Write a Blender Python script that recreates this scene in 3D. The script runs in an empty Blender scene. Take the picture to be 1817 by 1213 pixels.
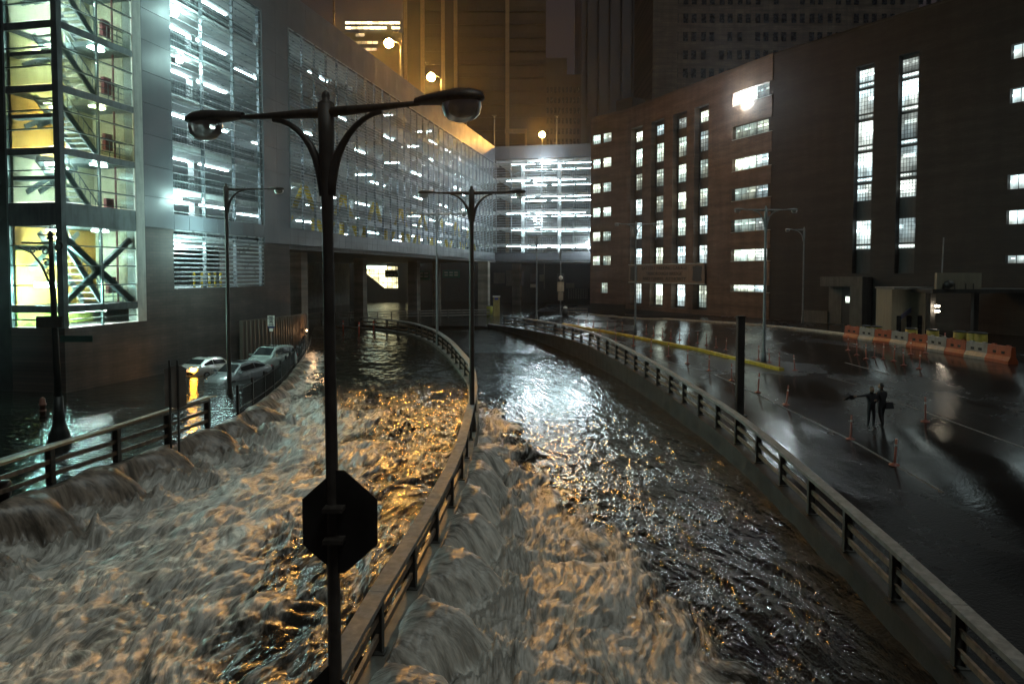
import bpy, math, random
import numpy as np
from mathutils import Vector, Matrix

random.seed(7)
C = bpy.context.scene.collection
scene = bpy.context.scene
R = math.radians

# ---------------------------------------------------------------- camera, sky, sun, exposure
CAM_H, F_PX, PITCH, HOR, CX = 6.4, 1300.0, R(2.5), 485.0, 908.5
PPY = HOR + F_PX*math.tan(PITCH)
cam = bpy.data.cameras.new('camera')
cam_o = bpy.data.objects.new('camera', cam)
C.objects.link(cam_o)
cam_o.location = (0, 0, CAM_H)
cam_o.rotation_euler = (R(90)-PITCH, 0, 0)
cam.sensor_width = 36.0
cam.lens = F_PX/1817*36
cam.shift_y = (PPY-606.5)/1817
cam.clip_start, cam.clip_end = 0.1, 3000
scene.camera = cam_o

world = bpy.data.worlds.new('World')
scene.world = world
world.use_nodes = True
wn = world.node_tree
for n in list(wn.nodes):
    wn.nodes.remove(n)
w_out = wn.nodes.new('ShaderNodeOutputWorld')
w_bg = wn.nodes.new('ShaderNodeBackground')
w_bg.inputs['Color'].default_value = (0.058, 0.047, 0.050, 1)      # overcast night sky lit by the city
w_bg.inputs['Strength'].default_value = 0.42
wn.links.new(w_bg.outputs[0], w_out.inputs['Surface'])

SUN_EL, SUN_AZ = R(64), R(42)
sun = bpy.data.lights.new('sun', 'SUN')
sun.energy = 0.72
sun.angle = R(14)
sun.color = (0.88, 1.0, 0.95)
sun_o = bpy.data.objects.new('sun', sun)
C.objects.link(sun_o)
sdir = Vector((math.sin(SUN_AZ)*math.cos(SUN_EL), -math.cos(SUN_AZ)*math.cos(SUN_EL), math.sin(SUN_EL)))
sun_o.rotation_euler = sdir.to_track_quat('Z', 'Y').to_euler()
sun_o.location = (0, -20, 60)

scene.view_settings.view_transform = 'Standard'
scene.view_settings.look = 'None'
scene.view_settings.exposure = -0.25
scene.view_settings.gamma = 1.0
scene.view_settings.use_curve_mapping = False
scene.render.engine = 'CYCLES'
cy = scene.cycles
cy.use_denoising = True
cy.max_bounces = 6
cy.diffuse_bounces = 3
cy.glossy_bounces = 3
cy.transmission_bounces = 4
cy.transparent_max_bounces = 12
cy.volume_bounces = 0
cy.caustics_reflective = False
cy.caustics_refractive = False
cy.sample_clamp_indirect = 4.0
cy.use_light_tree = True

# ---------------------------------------------------------------- pixel to place, along a known surface or distance
def at(px, py, Y):
    """the point that lies at ground distance Y on the line of sight of a photo pixel"""
    a, b = (px-CX)/F_PX, (py-PPY)/F_PX
    d = Vector((a, math.cos(PITCH)-b*math.sin(PITCH), -math.sin(PITCH)-b*math.cos(PITCH)))
    return Vector((0, 0, CAM_H)) + d*(Y/d.y)

def on_z(px, py, z):
    p = at(px, py, 1.0)
    return at(px, py, (CAM_H-z)/(CAM_H-p.z))

# ---------------------------------------------------------------- mesh helpers
class MB:
    def __init__(s):
        s.v, s.f = [], []
    def add(s, vs, fs):
        o = len(s.v)
        s.v += [tuple(v) for v in vs]
        s.f += [tuple(i+o for i in f) for f in fs]
        return s
    def hexa(s, p):   # 8 corners: 4 bottom ccw, 4 top ccw
        return s.add(p, [(3,2,1,0),(4,5,6,7),(0,1,5,4),(1,2,6,5),(2,3,7,6),(3,0,4,7)])
    def box(s, c, d, rz=0.0):
        x, y, z = d[0]/2, d[1]/2, d[2]/2
        ca, sa = math.cos(rz), math.sin(rz)
        P = [(-x,-y,-z),(x,-y,-z),(x,y,-z),(-x,y,-z),(-x,-y,z),(x,-y,z),(x,y,z),(-x,y,z)]
        return s.hexa([(c[0]+a*ca-b*sa, c[1]+a*sa+b*ca, c[2]+e) for a,b,e in P])
    def bar(s, p, q, w, h, up=(0,0,1)):
        p, q = Vector(p), Vector(q)
        d = (q-p).normalized()
        side = d.cross(Vector(up))
        if side.length < 1e-4:
            side = Vector((1,0,0))
        side = side.normalized()*w/2
        u = side.cross(d).normalized()*h/2
        return s.hexa([p-side-u, p+side-u, q+side-u, q-side-u, p-side+u, p+side+u, q+side+u, q-side+u])
    def tube(s, pts, rad, n=8, cap=True):
        pts = [Vector(p) for p in pts]
        if not isinstance(rad, (list, tuple)):
            rad = [rad]*len(pts)
        o = len(s.v)
        ref = None
        for i, p in enumerate(pts):
            d = (pts[min(i+1, len(pts)-1)]-pts[max(i-1, 0)]).normalized()
            if ref is None:
                ref = Vector((0,0,1)) if abs(d.z) < .9 else Vector((1,0,0))
            a = d.cross(ref)
            if a.length < 1e-4:
                a = d.cross(Vector((0,1,0)))
            a.normalize()
            b = a.cross(d).normalized()
            ref = b
            for k in range(n):
                t = 2*math.pi*k/n
                s.v.append(tuple(p + (a*math.cos(t)+b*math.sin(t))*rad[i]))
        for i in range(len(pts)-1):
            for k in range(n):
                s.f.append((o+i*n+k, o+i*n+(k+1)%n, o+(i+1)*n+(k+1)%n, o+(i+1)*n+k))
        if cap:
            s.f.append(tuple(o+k for k in range(n))[::-1])
            s.f.append(tuple(o+(len(pts)-1)*n+k for k in range(n)))
        return s
    def lathe(s, prof, n=12, c=(0,0,0)):
        return s.tube([(c[0], c[1], c[2]+z) for r, z in prof], [max(r, 1e-3) for r, z in prof], n)
    def prism(s, poly, fn, t0, t1):   # poly of (a,b); fn(a,b,t) -> point
        n = len(poly)
        vs = [fn(a, b, t0) for a, b in poly] + [fn(a, b, t1) for a, b in poly]
        fs = [tuple(range(n))[::-1], tuple(range(n, 2*n))]
        fs += [(i, (i+1)%n, n+(i+1)%n, n+i) for i in range(n)]
        return s.add(vs, fs)
    def mesh(s, name, m, smooth=False):
        me = bpy.data.meshes.new(name)
        me.from_pydata(s.v, [], s.f)
        if m:
            me.materials.append(m)
        if smooth:
            me.polygons.foreach_set('use_smooth', [True]*len(me.polygons))
        me.update()
        return me

def link(name, me, parent=None, loc=(0,0,0), rz=0.0, label=None):
    o = bpy.data.objects.new(name, me)
    C.objects.link(o)
    o.location = loc
    o.rotation_euler = (0, 0, rz)
    if parent is not None:
        o.parent = parent
    if label:
        o['label'] = label
    return o

def thing(name, label, cat, loc=(0,0,0), rz=0.0, group=None, me=None):
    o = link(name, me, None, loc, rz, label)
    o['category'] = cat
    if group:
        o['group'] = group
    return o

def structure(name, me, kind='structure', label=None):
    o = link(name, me)
    o['kind'] = kind
    if label:
        o['label'] = label
    return o

def part(name, mb, m, parent, smooth=False, label=None, world=True):
    """mesh built in world coordinates (or in the thing's own) under a thing"""
    o = link(name, mb.mesh(name, m, smooth) if isinstance(mb, MB) else mb, parent, label=label)
    if world:
        off = Vector((0,0,0))
        p = parent
        while p is not None:
            off += p.location
            p = p.parent
        o.location = -off
    return o

def copy_tree(o, parent=None):
    c = o.copy()
    C.objects.link(c)
    c.parent = parent
    for ch in o.children:
        copy_tree(ch, c)
    return c

class Frame:   # a vertical plane: u along it, z up, w out of it
    def __init__(s, o, u, face):
        s.o = Vector((o[0], o[1], 0))
        s.u = Vector((u[0], u[1], 0)).normalized()
        n = Vector((-s.u.y, s.u.x, 0))
        s.n = n if n.dot(Vector((face[0], face[1], 0))) > 0 else -n
        s.rz = math.atan2(s.u.y, s.u.x)
    def p(s, u, z, w=0.0):
        q = s.o + s.u*u + s.n*w
        return Vector((q.x, q.y, z))
    def u_of(s, px, w=0.0):   # where the sight line of a photo column meets the plane
        t = (px-CX)/F_PX
        o = s.o + s.n*w
        return (t*o.y-o.x)/(s.u.x-t*s.u.y)
    def z_of(s, px, py, w=0.0):
        u = s.u_of(px, w)
        return at(px, py, s.p(u, 0, w).y).z

_box_cache = {}
def piece(fr, name, parent, m, u0, u1, z0, z1, w0, w1, label=None):
    """a box lying in a frame, one object; equal boxes share mesh data"""
    d = (round(abs(u1-u0), 3), round(abs(w1-w0), 3), round(abs(z1-z0), 3))
    key = (d, m.name)
    if key not in _box_cache:
        _box_cache[key] = MB().box((0,0,0), d).mesh(name, m)
    c = fr.p((u0+u1)/2, (z0+z1)/2, (w0+w1)/2)
    off = Vector((0,0,0))
    p = parent
    while p is not None:
        off += p.location
        p = p.parent
    return link(name, _box_cache[key], parent, c-off, fr.rz, label)

def fbox(mb, fr, u0, u1, z0, z1, w0, w1):
    return mb.hexa([fr.p(u0,z0,w0), fr.p(u1,z0,w0), fr.p(u1,z0,w1), fr.p(u0,z0,w1),
                    fr.p(u0,z1,w0), fr.p(u1,z1,w0), fr.p(u1,z1,w1), fr.p(u0,z1,w1)])

# ---------------------------------------------------------------- materials
def new_mat(name):
    m = bpy.data.materials.new(name)
    m.use_nodes = True
    t = m.node_tree
    for n in list(t.nodes):
        t.nodes.remove(n)
    out = t.nodes.new('ShaderNodeOutputMaterial')
    return m, t, out

def mixc(t, a, b, fac):
    n = t.nodes.new('ShaderNodeMix')
    n.data_type = 'RGBA'
    for i, v in ((6, a), (7, b)):
        if hasattr(v, 'links'):
            t.links.new(v, n.inputs[i])
        else:
            n.inputs[i].default_value = (*v, 1)
    t.links.new(fac, n.inputs[0])
    return n.outputs[2]

def ramp(t, src, a, b, lo=0.0, hi=1.0):
    n = t.nodes.new('ShaderNodeMapRange')
    n.interpolation_type = 'SMOOTHSTEP'
    t.links.new(src, n.inputs[0])
    n.inputs[1].default_value, n.inputs[2].default_value = a, b
    n.inputs[3].default_value, n.inputs[4].default_value = lo, hi
    return n.outputs[0]

def noise(t, vec, scale, detail=3, rough=.55, dist=0.0):
    n = t.nodes.new('ShaderNodeTexNoise')
    n.inputs['Scale'].default_value = scale
    n.inputs['Detail'].default_value = detail
    n.inputs['Roughness'].default_value = rough
    n.inputs['Distortion'].default_value = dist
    if vec is not None:
        t.links.new(vec, n.inputs['Vector'])
    return n.outputs['Fac']

def scaled(t, vec, s, rot=(0,0,0)):
    n = t.nodes.new('ShaderNodeMapping')
    n.inputs['Scale'].default_value = s
    n.inputs['Rotation'].default_value = rot
    t.links.new(vec, n.inputs['Vector'])
    return n.outputs[0]

def math_node(t, op, a, b=None, clamp=False):
    n = t.nodes.new('ShaderNodeMath')
    n.operation = op
    n.use_clamp = clamp
    for i, v in ((0, a), (1, b)):
        if v is None:
            continue
        if hasattr(v, 'links'):
            t.links.new(v, n.inputs[i])
        else:
            n.inputs[i].default_value = v
    return n.outputs[0]

def position(t):
    return t.nodes.new('ShaderNodeNewGeometry').outputs['Position']

def bumpn(t, h, strength, dist):
    b = t.nodes.new('ShaderNodeBump')
    b.inputs['Strength'].default_value = strength
    b.inputs['Distance'].default_value = dist
    t.links.new(h, b.inputs['Height'])
    return b.outputs[0]

def mat(name, col, rough=.6, metal=0.0, var=.25, scale=1.5, bump=0.15, streak=True, coat=0.0):
    m, t, out = new_mat(name)
    b = t.nodes.new('ShaderNodeBsdfPrincipled')
    pos = position(t)
    a = noise(t, pos, scale, 5)
    v = scaled(t, pos, (2.2, 2.2, .25)) if streak else pos
    a2 = noise(t, v, scale*1.3, 4)
    f = math_node(t, 'MULTIPLY', math_node(t, 'ADD', a, a2), .5)
    f = ramp(t, f, .35, .65)
    lo = tuple(c*(1-var) for c in col)
    hi = tuple(min(1, c*(1+var)) for c in col)
    t.links.new(mixc(t, lo, hi, f), b.inputs['Base Color'])
    t.links.new(ramp(t, a, .3, .7, max(.03, rough-.12), min(1, rough+.12)), b.inputs['Roughness'])
    b.inputs['Metallic'].default_value = metal
    b.inputs['Coat Weight'].default_value = coat
    if bump:
        t.links.new(bumpn(t, noise(t, pos, scale*12, 3), bump, .02), b.inputs['Normal'])
    t.links.new(b.outputs[0], out.inputs['Surface'])
    return m

def emit_mat(name, col, strength, var=0.0, scale=1.0):
    m, t, out = new_mat(name)
    e = t.nodes.new('ShaderNodeEmission')
    e.inputs['Color'].default_value = (*col, 1)
    e.inputs['Strength'].default_value = strength
    if var:
        pos = position(t)
        f = noise(t, scaled(t, pos, (1, 1, 1.6)), scale, 3)
        oi = t.nodes.new('ShaderNodeObjectInfo')
        s = math_node(t, 'MULTIPLY', ramp(t, f, .36, .66, strength*(1-var), strength*(1+var)),
                      ramp(t, oi.outputs['Random'], 0, 1, .55, 1.35))
        t.links.new(s, e.inputs['Strength'])
    t.links.new(e.outputs[0], out.inputs['Surface'])
    return m

def window_mat(name, col, strength):
    """a lit room behind the pane: brighter ceiling with lamps, darker parapet"""
    m, t, out = new_mat(name)
    e = t.nodes.new('ShaderNodeEmission')
    tc = t.nodes.new('ShaderNodeTexCoord')
    sp = t.nodes.new('ShaderNodeSeparateXYZ')
    t.links.new(tc.outputs['Generated'], sp.inputs[0])
    oi = t.nodes.new('ShaderNodeObjectInfo')
    pos = position(t)
    room = ramp(t, sp.outputs[2], .05, .6, .35, 1.0)  # room light painted into the glow, brighter towards the ceiling
    blot = ramp(t, noise(t, scaled(t, pos, (.9, .9, .5)), 1.0, 3), .35, .65, .45, 1.25)
    z = math_node(t, 'ADD', sp.outputs[2], math_node(t, 'MULTIPLY', oi.outputs['Random'], .15))
    lamp = math_node(t, 'MULTIPLY', ramp(t, z, .60, .63), ramp(t, z, .78, .74))  # row of ceiling lamps painted into the glow
    lamp = math_node(t, 'MULTIPLY', lamp, ramp(t, noise(t, scaled(t, pos, (1.6, 1.6, .1)), 1.0, 1), .47, .52, 0, 2.2))
    s = math_node(t, 'ADD', math_node(t, 'MULTIPLY', room, blot), lamp)
    s = math_node(t, 'MULTIPLY', s, ramp(t, oi.outputs['Random'], 0, 1, strength*.22, strength*1.5))
    t.links.new(mixc(t, col, tuple(min(1, c*a) for c, a in zip(col, (1.1, .95, .85))), ramp(t, noise(t, pos, .35, 2), .4, .6)), e.inputs['Color'])
    t.links.new(s, e.inputs['Strength'])
    t.links.new(e.outputs[0], out.inputs['Surface'])
    return m

def glass_mat(name, tint=(.9, 1, .97), refl=.08, rough=.04):
    m, t, out = new_mat(name)
    tr = t.nodes.new('ShaderNodeBsdfTransparent')
    tr.inputs[0].default_value = (*tint, 1)
    g = t.nodes.new('ShaderNodeBsdfGlossy')
    g.inputs['Roughness'].default_value = rough
    fr = t.nodes.new('ShaderNodeFresnel')
    fr.inputs[0].default_value = 1.45
    mx = t.nodes.new('ShaderNodeMixShader')
    pos = position(t)
    k = math_node(t, 'ADD', math_node(t, 'MULTIPLY', fr.outputs[0], .8), math_node(t, 'MULTIPLY', noise(t, pos, .8, 3), refl))
    t.links.new(k, mx.inputs[0])
    t.links.new(tr.outputs[0], mx.inputs[1])
    t.links.new(g.outputs[0], mx.inputs[2])
    t.links.new(mx.outputs[0], out.inputs['Surface'])
    return m

def brick_mat(name, u, c1, c2, mortar, bw=.6, bh=.2, rough=.75, var=.35):
    m, t, out = new_mat(name)
    b = t.nodes.new('ShaderNodeBsdfPrincipled')
    pos = position(t)
    dt = t.nodes.new('ShaderNodeVectorMath')
    dt.operation = 'DOT_PRODUCT'
    t.links.new(pos, dt.inputs[0])
    dt.inputs[1].default_value = (u[0], u[1], 0)
    sp = t.nodes.new('ShaderNodeSeparateXYZ')
    t.links.new(pos, sp.inputs[0])
    cb = t.nodes.new('ShaderNodeCombineXYZ')
    t.links.new(dt.outputs['Value'], cb.inputs[0])
    t.links.new(sp.outputs[2], cb.inputs[1])
    br = t.nodes.new('ShaderNodeTexBrick')
    br.inputs['Scale'].default_value = 1.0
    br.inputs['Brick Width'].default_value = bw
    br.inputs['Row Height'].default_value = bh
    br.inputs['Mortar Size'].default_value = bh*.09
    br.inputs['Color1'].default_value = (*c1, 1)
    br.inputs['Color2'].default_value = (*c2, 1)
    br.inputs['Mortar'].default_value = (*mortar, 1)
    t.links.new(cb.outputs[0], br.inputs['Vector'])
    f = ramp(t, noise(t, scaled(t, cb.outputs[0], (.12, .9, 1)), 1.2, 5), .3, .7, 1-var, 1+var)
    f2 = ramp(t, noise(t, scaled(t, cb.outputs[0], (.8, .1, 1)), 1.0, 5), .3, .7, .75, 1.15)
    k = math_node(t, 'MULTIPLY', f, f2)
    sc = t.nodes.new('ShaderNodeVectorMath')
    sc.operation = 'SCALE'
    t.links.new(br.outputs['Color'], sc.inputs[0])
    t.links.new(k, sc.inputs['Scale'])
    t.links.new(sc.outputs[0], b.inputs['Base Color'])
    b.inputs['Roughness'].default_value = rough
    t.links.new(bumpn(t, br.outputs['Fac'], -.5, .02), b.inputs['Normal'])
    t.links.new(b.outputs[0], out.inputs['Surface'])
    return m

# ---------------------------------------------------------------- the plan: ramps, barriers, levels
_Y = np.arange(0, 130, .25)
def smooth_curve(pts, win=9.0):
    ys = [p[0] for p in pts]
    xs = [p[1] for p in pts]
    a = np.interp(_Y, ys, xs)
    k = int(win/.25)
    w = np.hanning(k+2)[1:-1]
    w /= w.sum()
    pad = np.concatenate([a[0]+(np.arange(-k, 0))*(a[1]-a[0]), a, a[-1]+(np.arange(1, k+1))*(a[-1]-a[-2])])
    return np.convolve(pad, w, 'same')[k:-k]
_C = smooth_curve([(0,-3.0),(8,-2.95),(12,-2.75),(15,-2.42),(19,-2.05),(24,-1.75),(35,-1.8),(43.5,-2.4),(56,-4.7),(66,-7.1),(75,-10.2),(81,-14.2),(84.5,-17.5),(87,-21),(92,-28)], 6)
_L = smooth_curve([(0,-15),(9,-14.9),(15,-14.7),(20.5,-14.3),(24,-13.5),(28,-12.8),(32,-12.4),(38,-12.9),(43.6,-13.7),(55,-16),(64,-18),(75,-20.8),(88,-24)], 6)
_R = smooth_curve([(0,7.2),(10,8.2),(15.4,8.7),(20.5,9.0),(26,9.3),(31.5,9.4),(42.7,8.9),(54,8.0),(64,6.6),(72,4.9),(80,2.2),(88,-1.6),(95,-6)], 9)
def c_x(Y): return np.interp(Y, _Y, _C)
def l_x(Y): return np.interp(Y, _Y, _L)
def r_x(Y): return np.interp(Y, _Y, _R)
def curb_c(Y): return -.0215*(60-np.minimum(Y, 62))+.16
def curb_r(Y): return -.0267*(60-np.minimum(Y, 62))+.14
def level_l(Y): return np.interp(Y, [0,15,20,30,40,50,60,75,90], [-1.0,-.74,-.62,-.44,-.3,-.16,-.06,.03,.04])
def level_r(Y): return np.interp(Y, [0,15,25,40,70,84,95], [-1.62,-1.55,-1.48,-1.38,-1.2,-.5,.02])
STREET_W = 0.05

def sstep(a, b, x):
    t = np.clip((x-a)/(b-a), 0, 1)
    return t*t*(3-2*t)
def plaza_z(X, Y):
    X, Y = np.asarray(X, float), np.asarray(Y, float)
    near = -.0267*np.maximum(0, 60-Y)*(1-sstep(9, 17, X))
    return near + 1.1*sstep(17, 28, X)
def on_plaza(px, py, dz=0.0):
    z = 0.0
    for _ in range(40):
        p = on_z(px, py, z)
        z = .5*z+.5*float(plaza_z(p.x, p.y))
    p.z = float(plaza_z(p.x, p.y))+dz
    return p

def _hash(ix, iy, seed):
    n = (ix.astype(np.int64)*374761393 + iy.astype(np.int64)*668265263 + seed*1274126177) & 0xffffffff
    n = ((n ^ (n >> 13))*1103515245) & 0xffffffff
    n = ((n ^ (n >> 16))*2654435769) & 0xffffffff
    return ((n >> 8) & 0xffff)/65535.0*2*math.pi
def gnoise(x, y, seed=0):
    ix, iy = np.floor(x), np.floor(y)
    fx, fy = x-ix, y-iy
    u, v = fx*fx*fx*(fx*(fx*6-15)+10), fy*fy*fy*(fy*(fy*6-15)+10)
    def g(ox, oy):
        a = _hash(ix+ox, iy+oy, seed)
        return np.cos(a)*(fx-ox)+np.sin(a)*(fy-oy)
    return ((g(0,0)*(1-u)+g(1,0)*u)*(1-v)+(g(0,1)*(1-u)+g(1,1)*u)*v)*1.5
def fbm(x, y, octs=4, seed=0, gain=.5):
    s, a = 0, 1.0
    for k in range(octs):
        s = s+a*gnoise(x*2**k, y*2**k, seed+k*17)
        a *= gain
    return s
def ridged(x, y, octs=4, seed=0, gain=.5):
    s, a, n = 0, 1.0, 0
    for k in range(octs):
        s = s+a*(1-np.abs(gnoise(x*2**k, y*2**k, seed+k*17))*1.8)
        n += a
        a *= gain
    return s/n

def billow(x, y, octs=4, seed=0, gain=.5):
    s, a, n = 0, 1.0, 0
    for k in range(octs):
        s = s+a*np.sqrt(gnoise(x*2**k, y*2**k, seed+k*17)**2+.002)*1.6
        n += a
        a *= gain
    return s/n

# ---------------------------------------------------------------- water materials
def rapids_mat(name):
    m, t, out = new_mat(name)
    def attr(k):
        n = t.nodes.new('ShaderNodeAttribute'); n.attribute_name = k
        return n
    foam_a, mud_shade_a, chop_a, sheen_a = [attr(k).outputs['Fac'] for k in ('foam', 'mud_shade', 'chop', 'sheen')]
    flow = attr('flow').outputs['Vector']
    n1 = noise(t, scaled(t, flow, (1.1, .5, 1)), 1.0, 6, .62, .8)
    n2 = noise(t, scaled(t, flow, (5, 2.0, 1)), 1.0, 5, .6, .5)
    n3 = noise(t, scaled(t, flow, (14, 4.5, 1)), 1.0, 3, .6)
    mx = math_node(t, 'ADD', math_node(t, 'MULTIPLY', n1, .5), math_node(t, 'ADD', math_node(t, 'MULTIPLY', n2, .34), math_node(t, 'MULTIPLY', n3, .16)))
    msk = math_node(t, 'ADD', foam_a, math_node(t, 'MULTIPLY', math_node(t, 'SUBTRACT', mx, .5), 2.5))
    msk = ramp(t, msk, .25, .95)
    foam = t.nodes.new('ShaderNodeBsdfPrincipled')
    tone = ramp(t, math_node(t, 'ADD', math_node(t, 'MULTIPLY', n2, .6), math_node(t, 'MULTIPLY', n3, .4)), .36, .64)
    col = mixc(t, (.25, .235, .205), (.64, .615, .555), tone)
    mud_shade_c = mixc(t, (.055, .038, .026), (.21, .155, .11), tone)  # brown water, with shade of the steep falls mixed into its colour
    t.links.new(mixc(t, col, mud_shade_c, mud_shade_a), foam.inputs['Base Color'])
    foam.inputs['Roughness'].default_value = .42
    foam.inputs['Specular IOR Level'].default_value = .45
    bmp = t.nodes.new('ShaderNodeBump'); bmp.inputs['Distance'].default_value = .08
    t.links.new(math_node(t, 'ADD', n2, math_node(t, 'MULTIPLY', n3, .35)), bmp.inputs['Height'])
    t.links.new(ramp(t, mud_shade_a, 0, .8, .62, .25), bmp.inputs['Strength'])
    t.links.new(bmp.outputs[0], foam.inputs['Normal'])
    wat = t.nodes.new('ShaderNodeBsdfPrincipled')
    wat.inputs['Base Color'].default_value = (.018, .016, .012, 1)
    t.links.new(ramp(t, sheen_a, 0, 1, .05, .24), wat.inputs['Roughness'])
    wat.inputs['IOR'].default_value = 1.33
    wat.inputs['Specular IOR Level'].default_value = .75
    rp = math_node(t, 'ADD', noise(t, scaled(t, flow, (3.0, 1.3, 1), (0, 0, .18)), 1.0, 4, .6, .3), math_node(t, 'MULTIPLY', noise(t, scaled(t, flow, (11, 4, 1), (0, 0, -.2)), 1.0, 2, .5), .25))
    t.links.new(bumpn(t, math_node(t, 'MULTIPLY', rp, chop_a), .8, .14), wat.inputs['Normal'])
    mix = t.nodes.new('ShaderNodeMixShader')
    t.links.new(msk, mix.inputs[0])
    t.links.new(wat.outputs[0], mix.inputs[1])
    t.links.new(foam.outputs[0], mix.inputs[2])
    t.links.new(mix.outputs[0], out.inputs['Surface'])
    return m

def still_mat(name):
    m, t, out = new_mat(name)
    wat = t.nodes.new('ShaderNodeBsdfPrincipled')
    wat.inputs['Base Color'].default_value = (.012, .012, .010, 1)
    wat.inputs['Roughness'].default_value = .05
    wat.inputs['IOR'].default_value = 1.33
    wat.inputs['Specular IOR Level'].default_value = .7
    pos = position(t)
    rp = math_node(t, 'ADD', noise(t, scaled(t, pos, (1.1, 2.6, 1), (0, 0, .3)), 1.0, 3, .55, .4), math_node(t, 'MULTIPLY', noise(t, scaled(t, pos, (4.2, 9, 1)), 1.0, 2, .5), .25))
    t.links.new(bumpn(t, rp, .8, .11), wat.inputs['Normal'])
    t.links.new(wat.outputs[0], out.inputs['Surface'])
    return m

M_rapids = rapids_mat('rapids')
M_still = still_mat('flood')

def grid_mesh(name, X, Y, Z, m, attrs=None):
    nr, nc = X.shape
    co = np.stack([X, Y, Z], -1).reshape(-1, 3).astype(np.float32)
    i = np.arange(nr-1)[:, None]*nc+np.arange(nc-1)[None, :]
    q = np.stack([i, i+1, i+1+nc, i+nc], -1).reshape(-1, 4).astype(np.int32)
    me = bpy.data.meshes.new(name)
    me.vertices.add(len(co))
    me.vertices.foreach_set('co', co.ravel())
    me.loops.add(q.size)
    me.loops.foreach_set('vertex_index', q.ravel())
    me.polygons.add(len(q))
    me.polygons.foreach_set('loop_start', np.arange(0, q.size, 4, dtype=np.int32))
    me.polygons.foreach_set('use_smooth', np.ones(len(q), bool))
    me.materials.append(m)
    for k, a in (attrs or {}).items():
        if a.ndim == 3:
            at_ = me.attributes.new(k, 'FLOAT_VECTOR', 'POINT')
            at_.data.foreach_set('vector', a.reshape(-1).astype(np.float32))
        else:
            at_ = me.attributes.new(k, 'FLOAT', 'POINT')
            at_.data.foreach_set('value', a.reshape(-1).astype(np.float32))
    me.update(calc_edges=True)
    me.validate()
    return me

POST = 2.75
def arc_len(fx):
    ys = np.arange(0, 120, .1)
    xs = fx(ys)
    s = np.concatenate([[0], np.cumsum(np.hypot(np.diff(xs), np.diff(ys)))])
    return ys, s
_ys, _sc = arc_len(c_x)
_, _sl = arc_len(l_x)
_, _sr = arc_len(r_x)

def rows(y0, y1, k):
    n = int(math.log(y1/y0)/k)
    return y0*np.exp(np.linspace(0, math.log(y1/y0), n))

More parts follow.
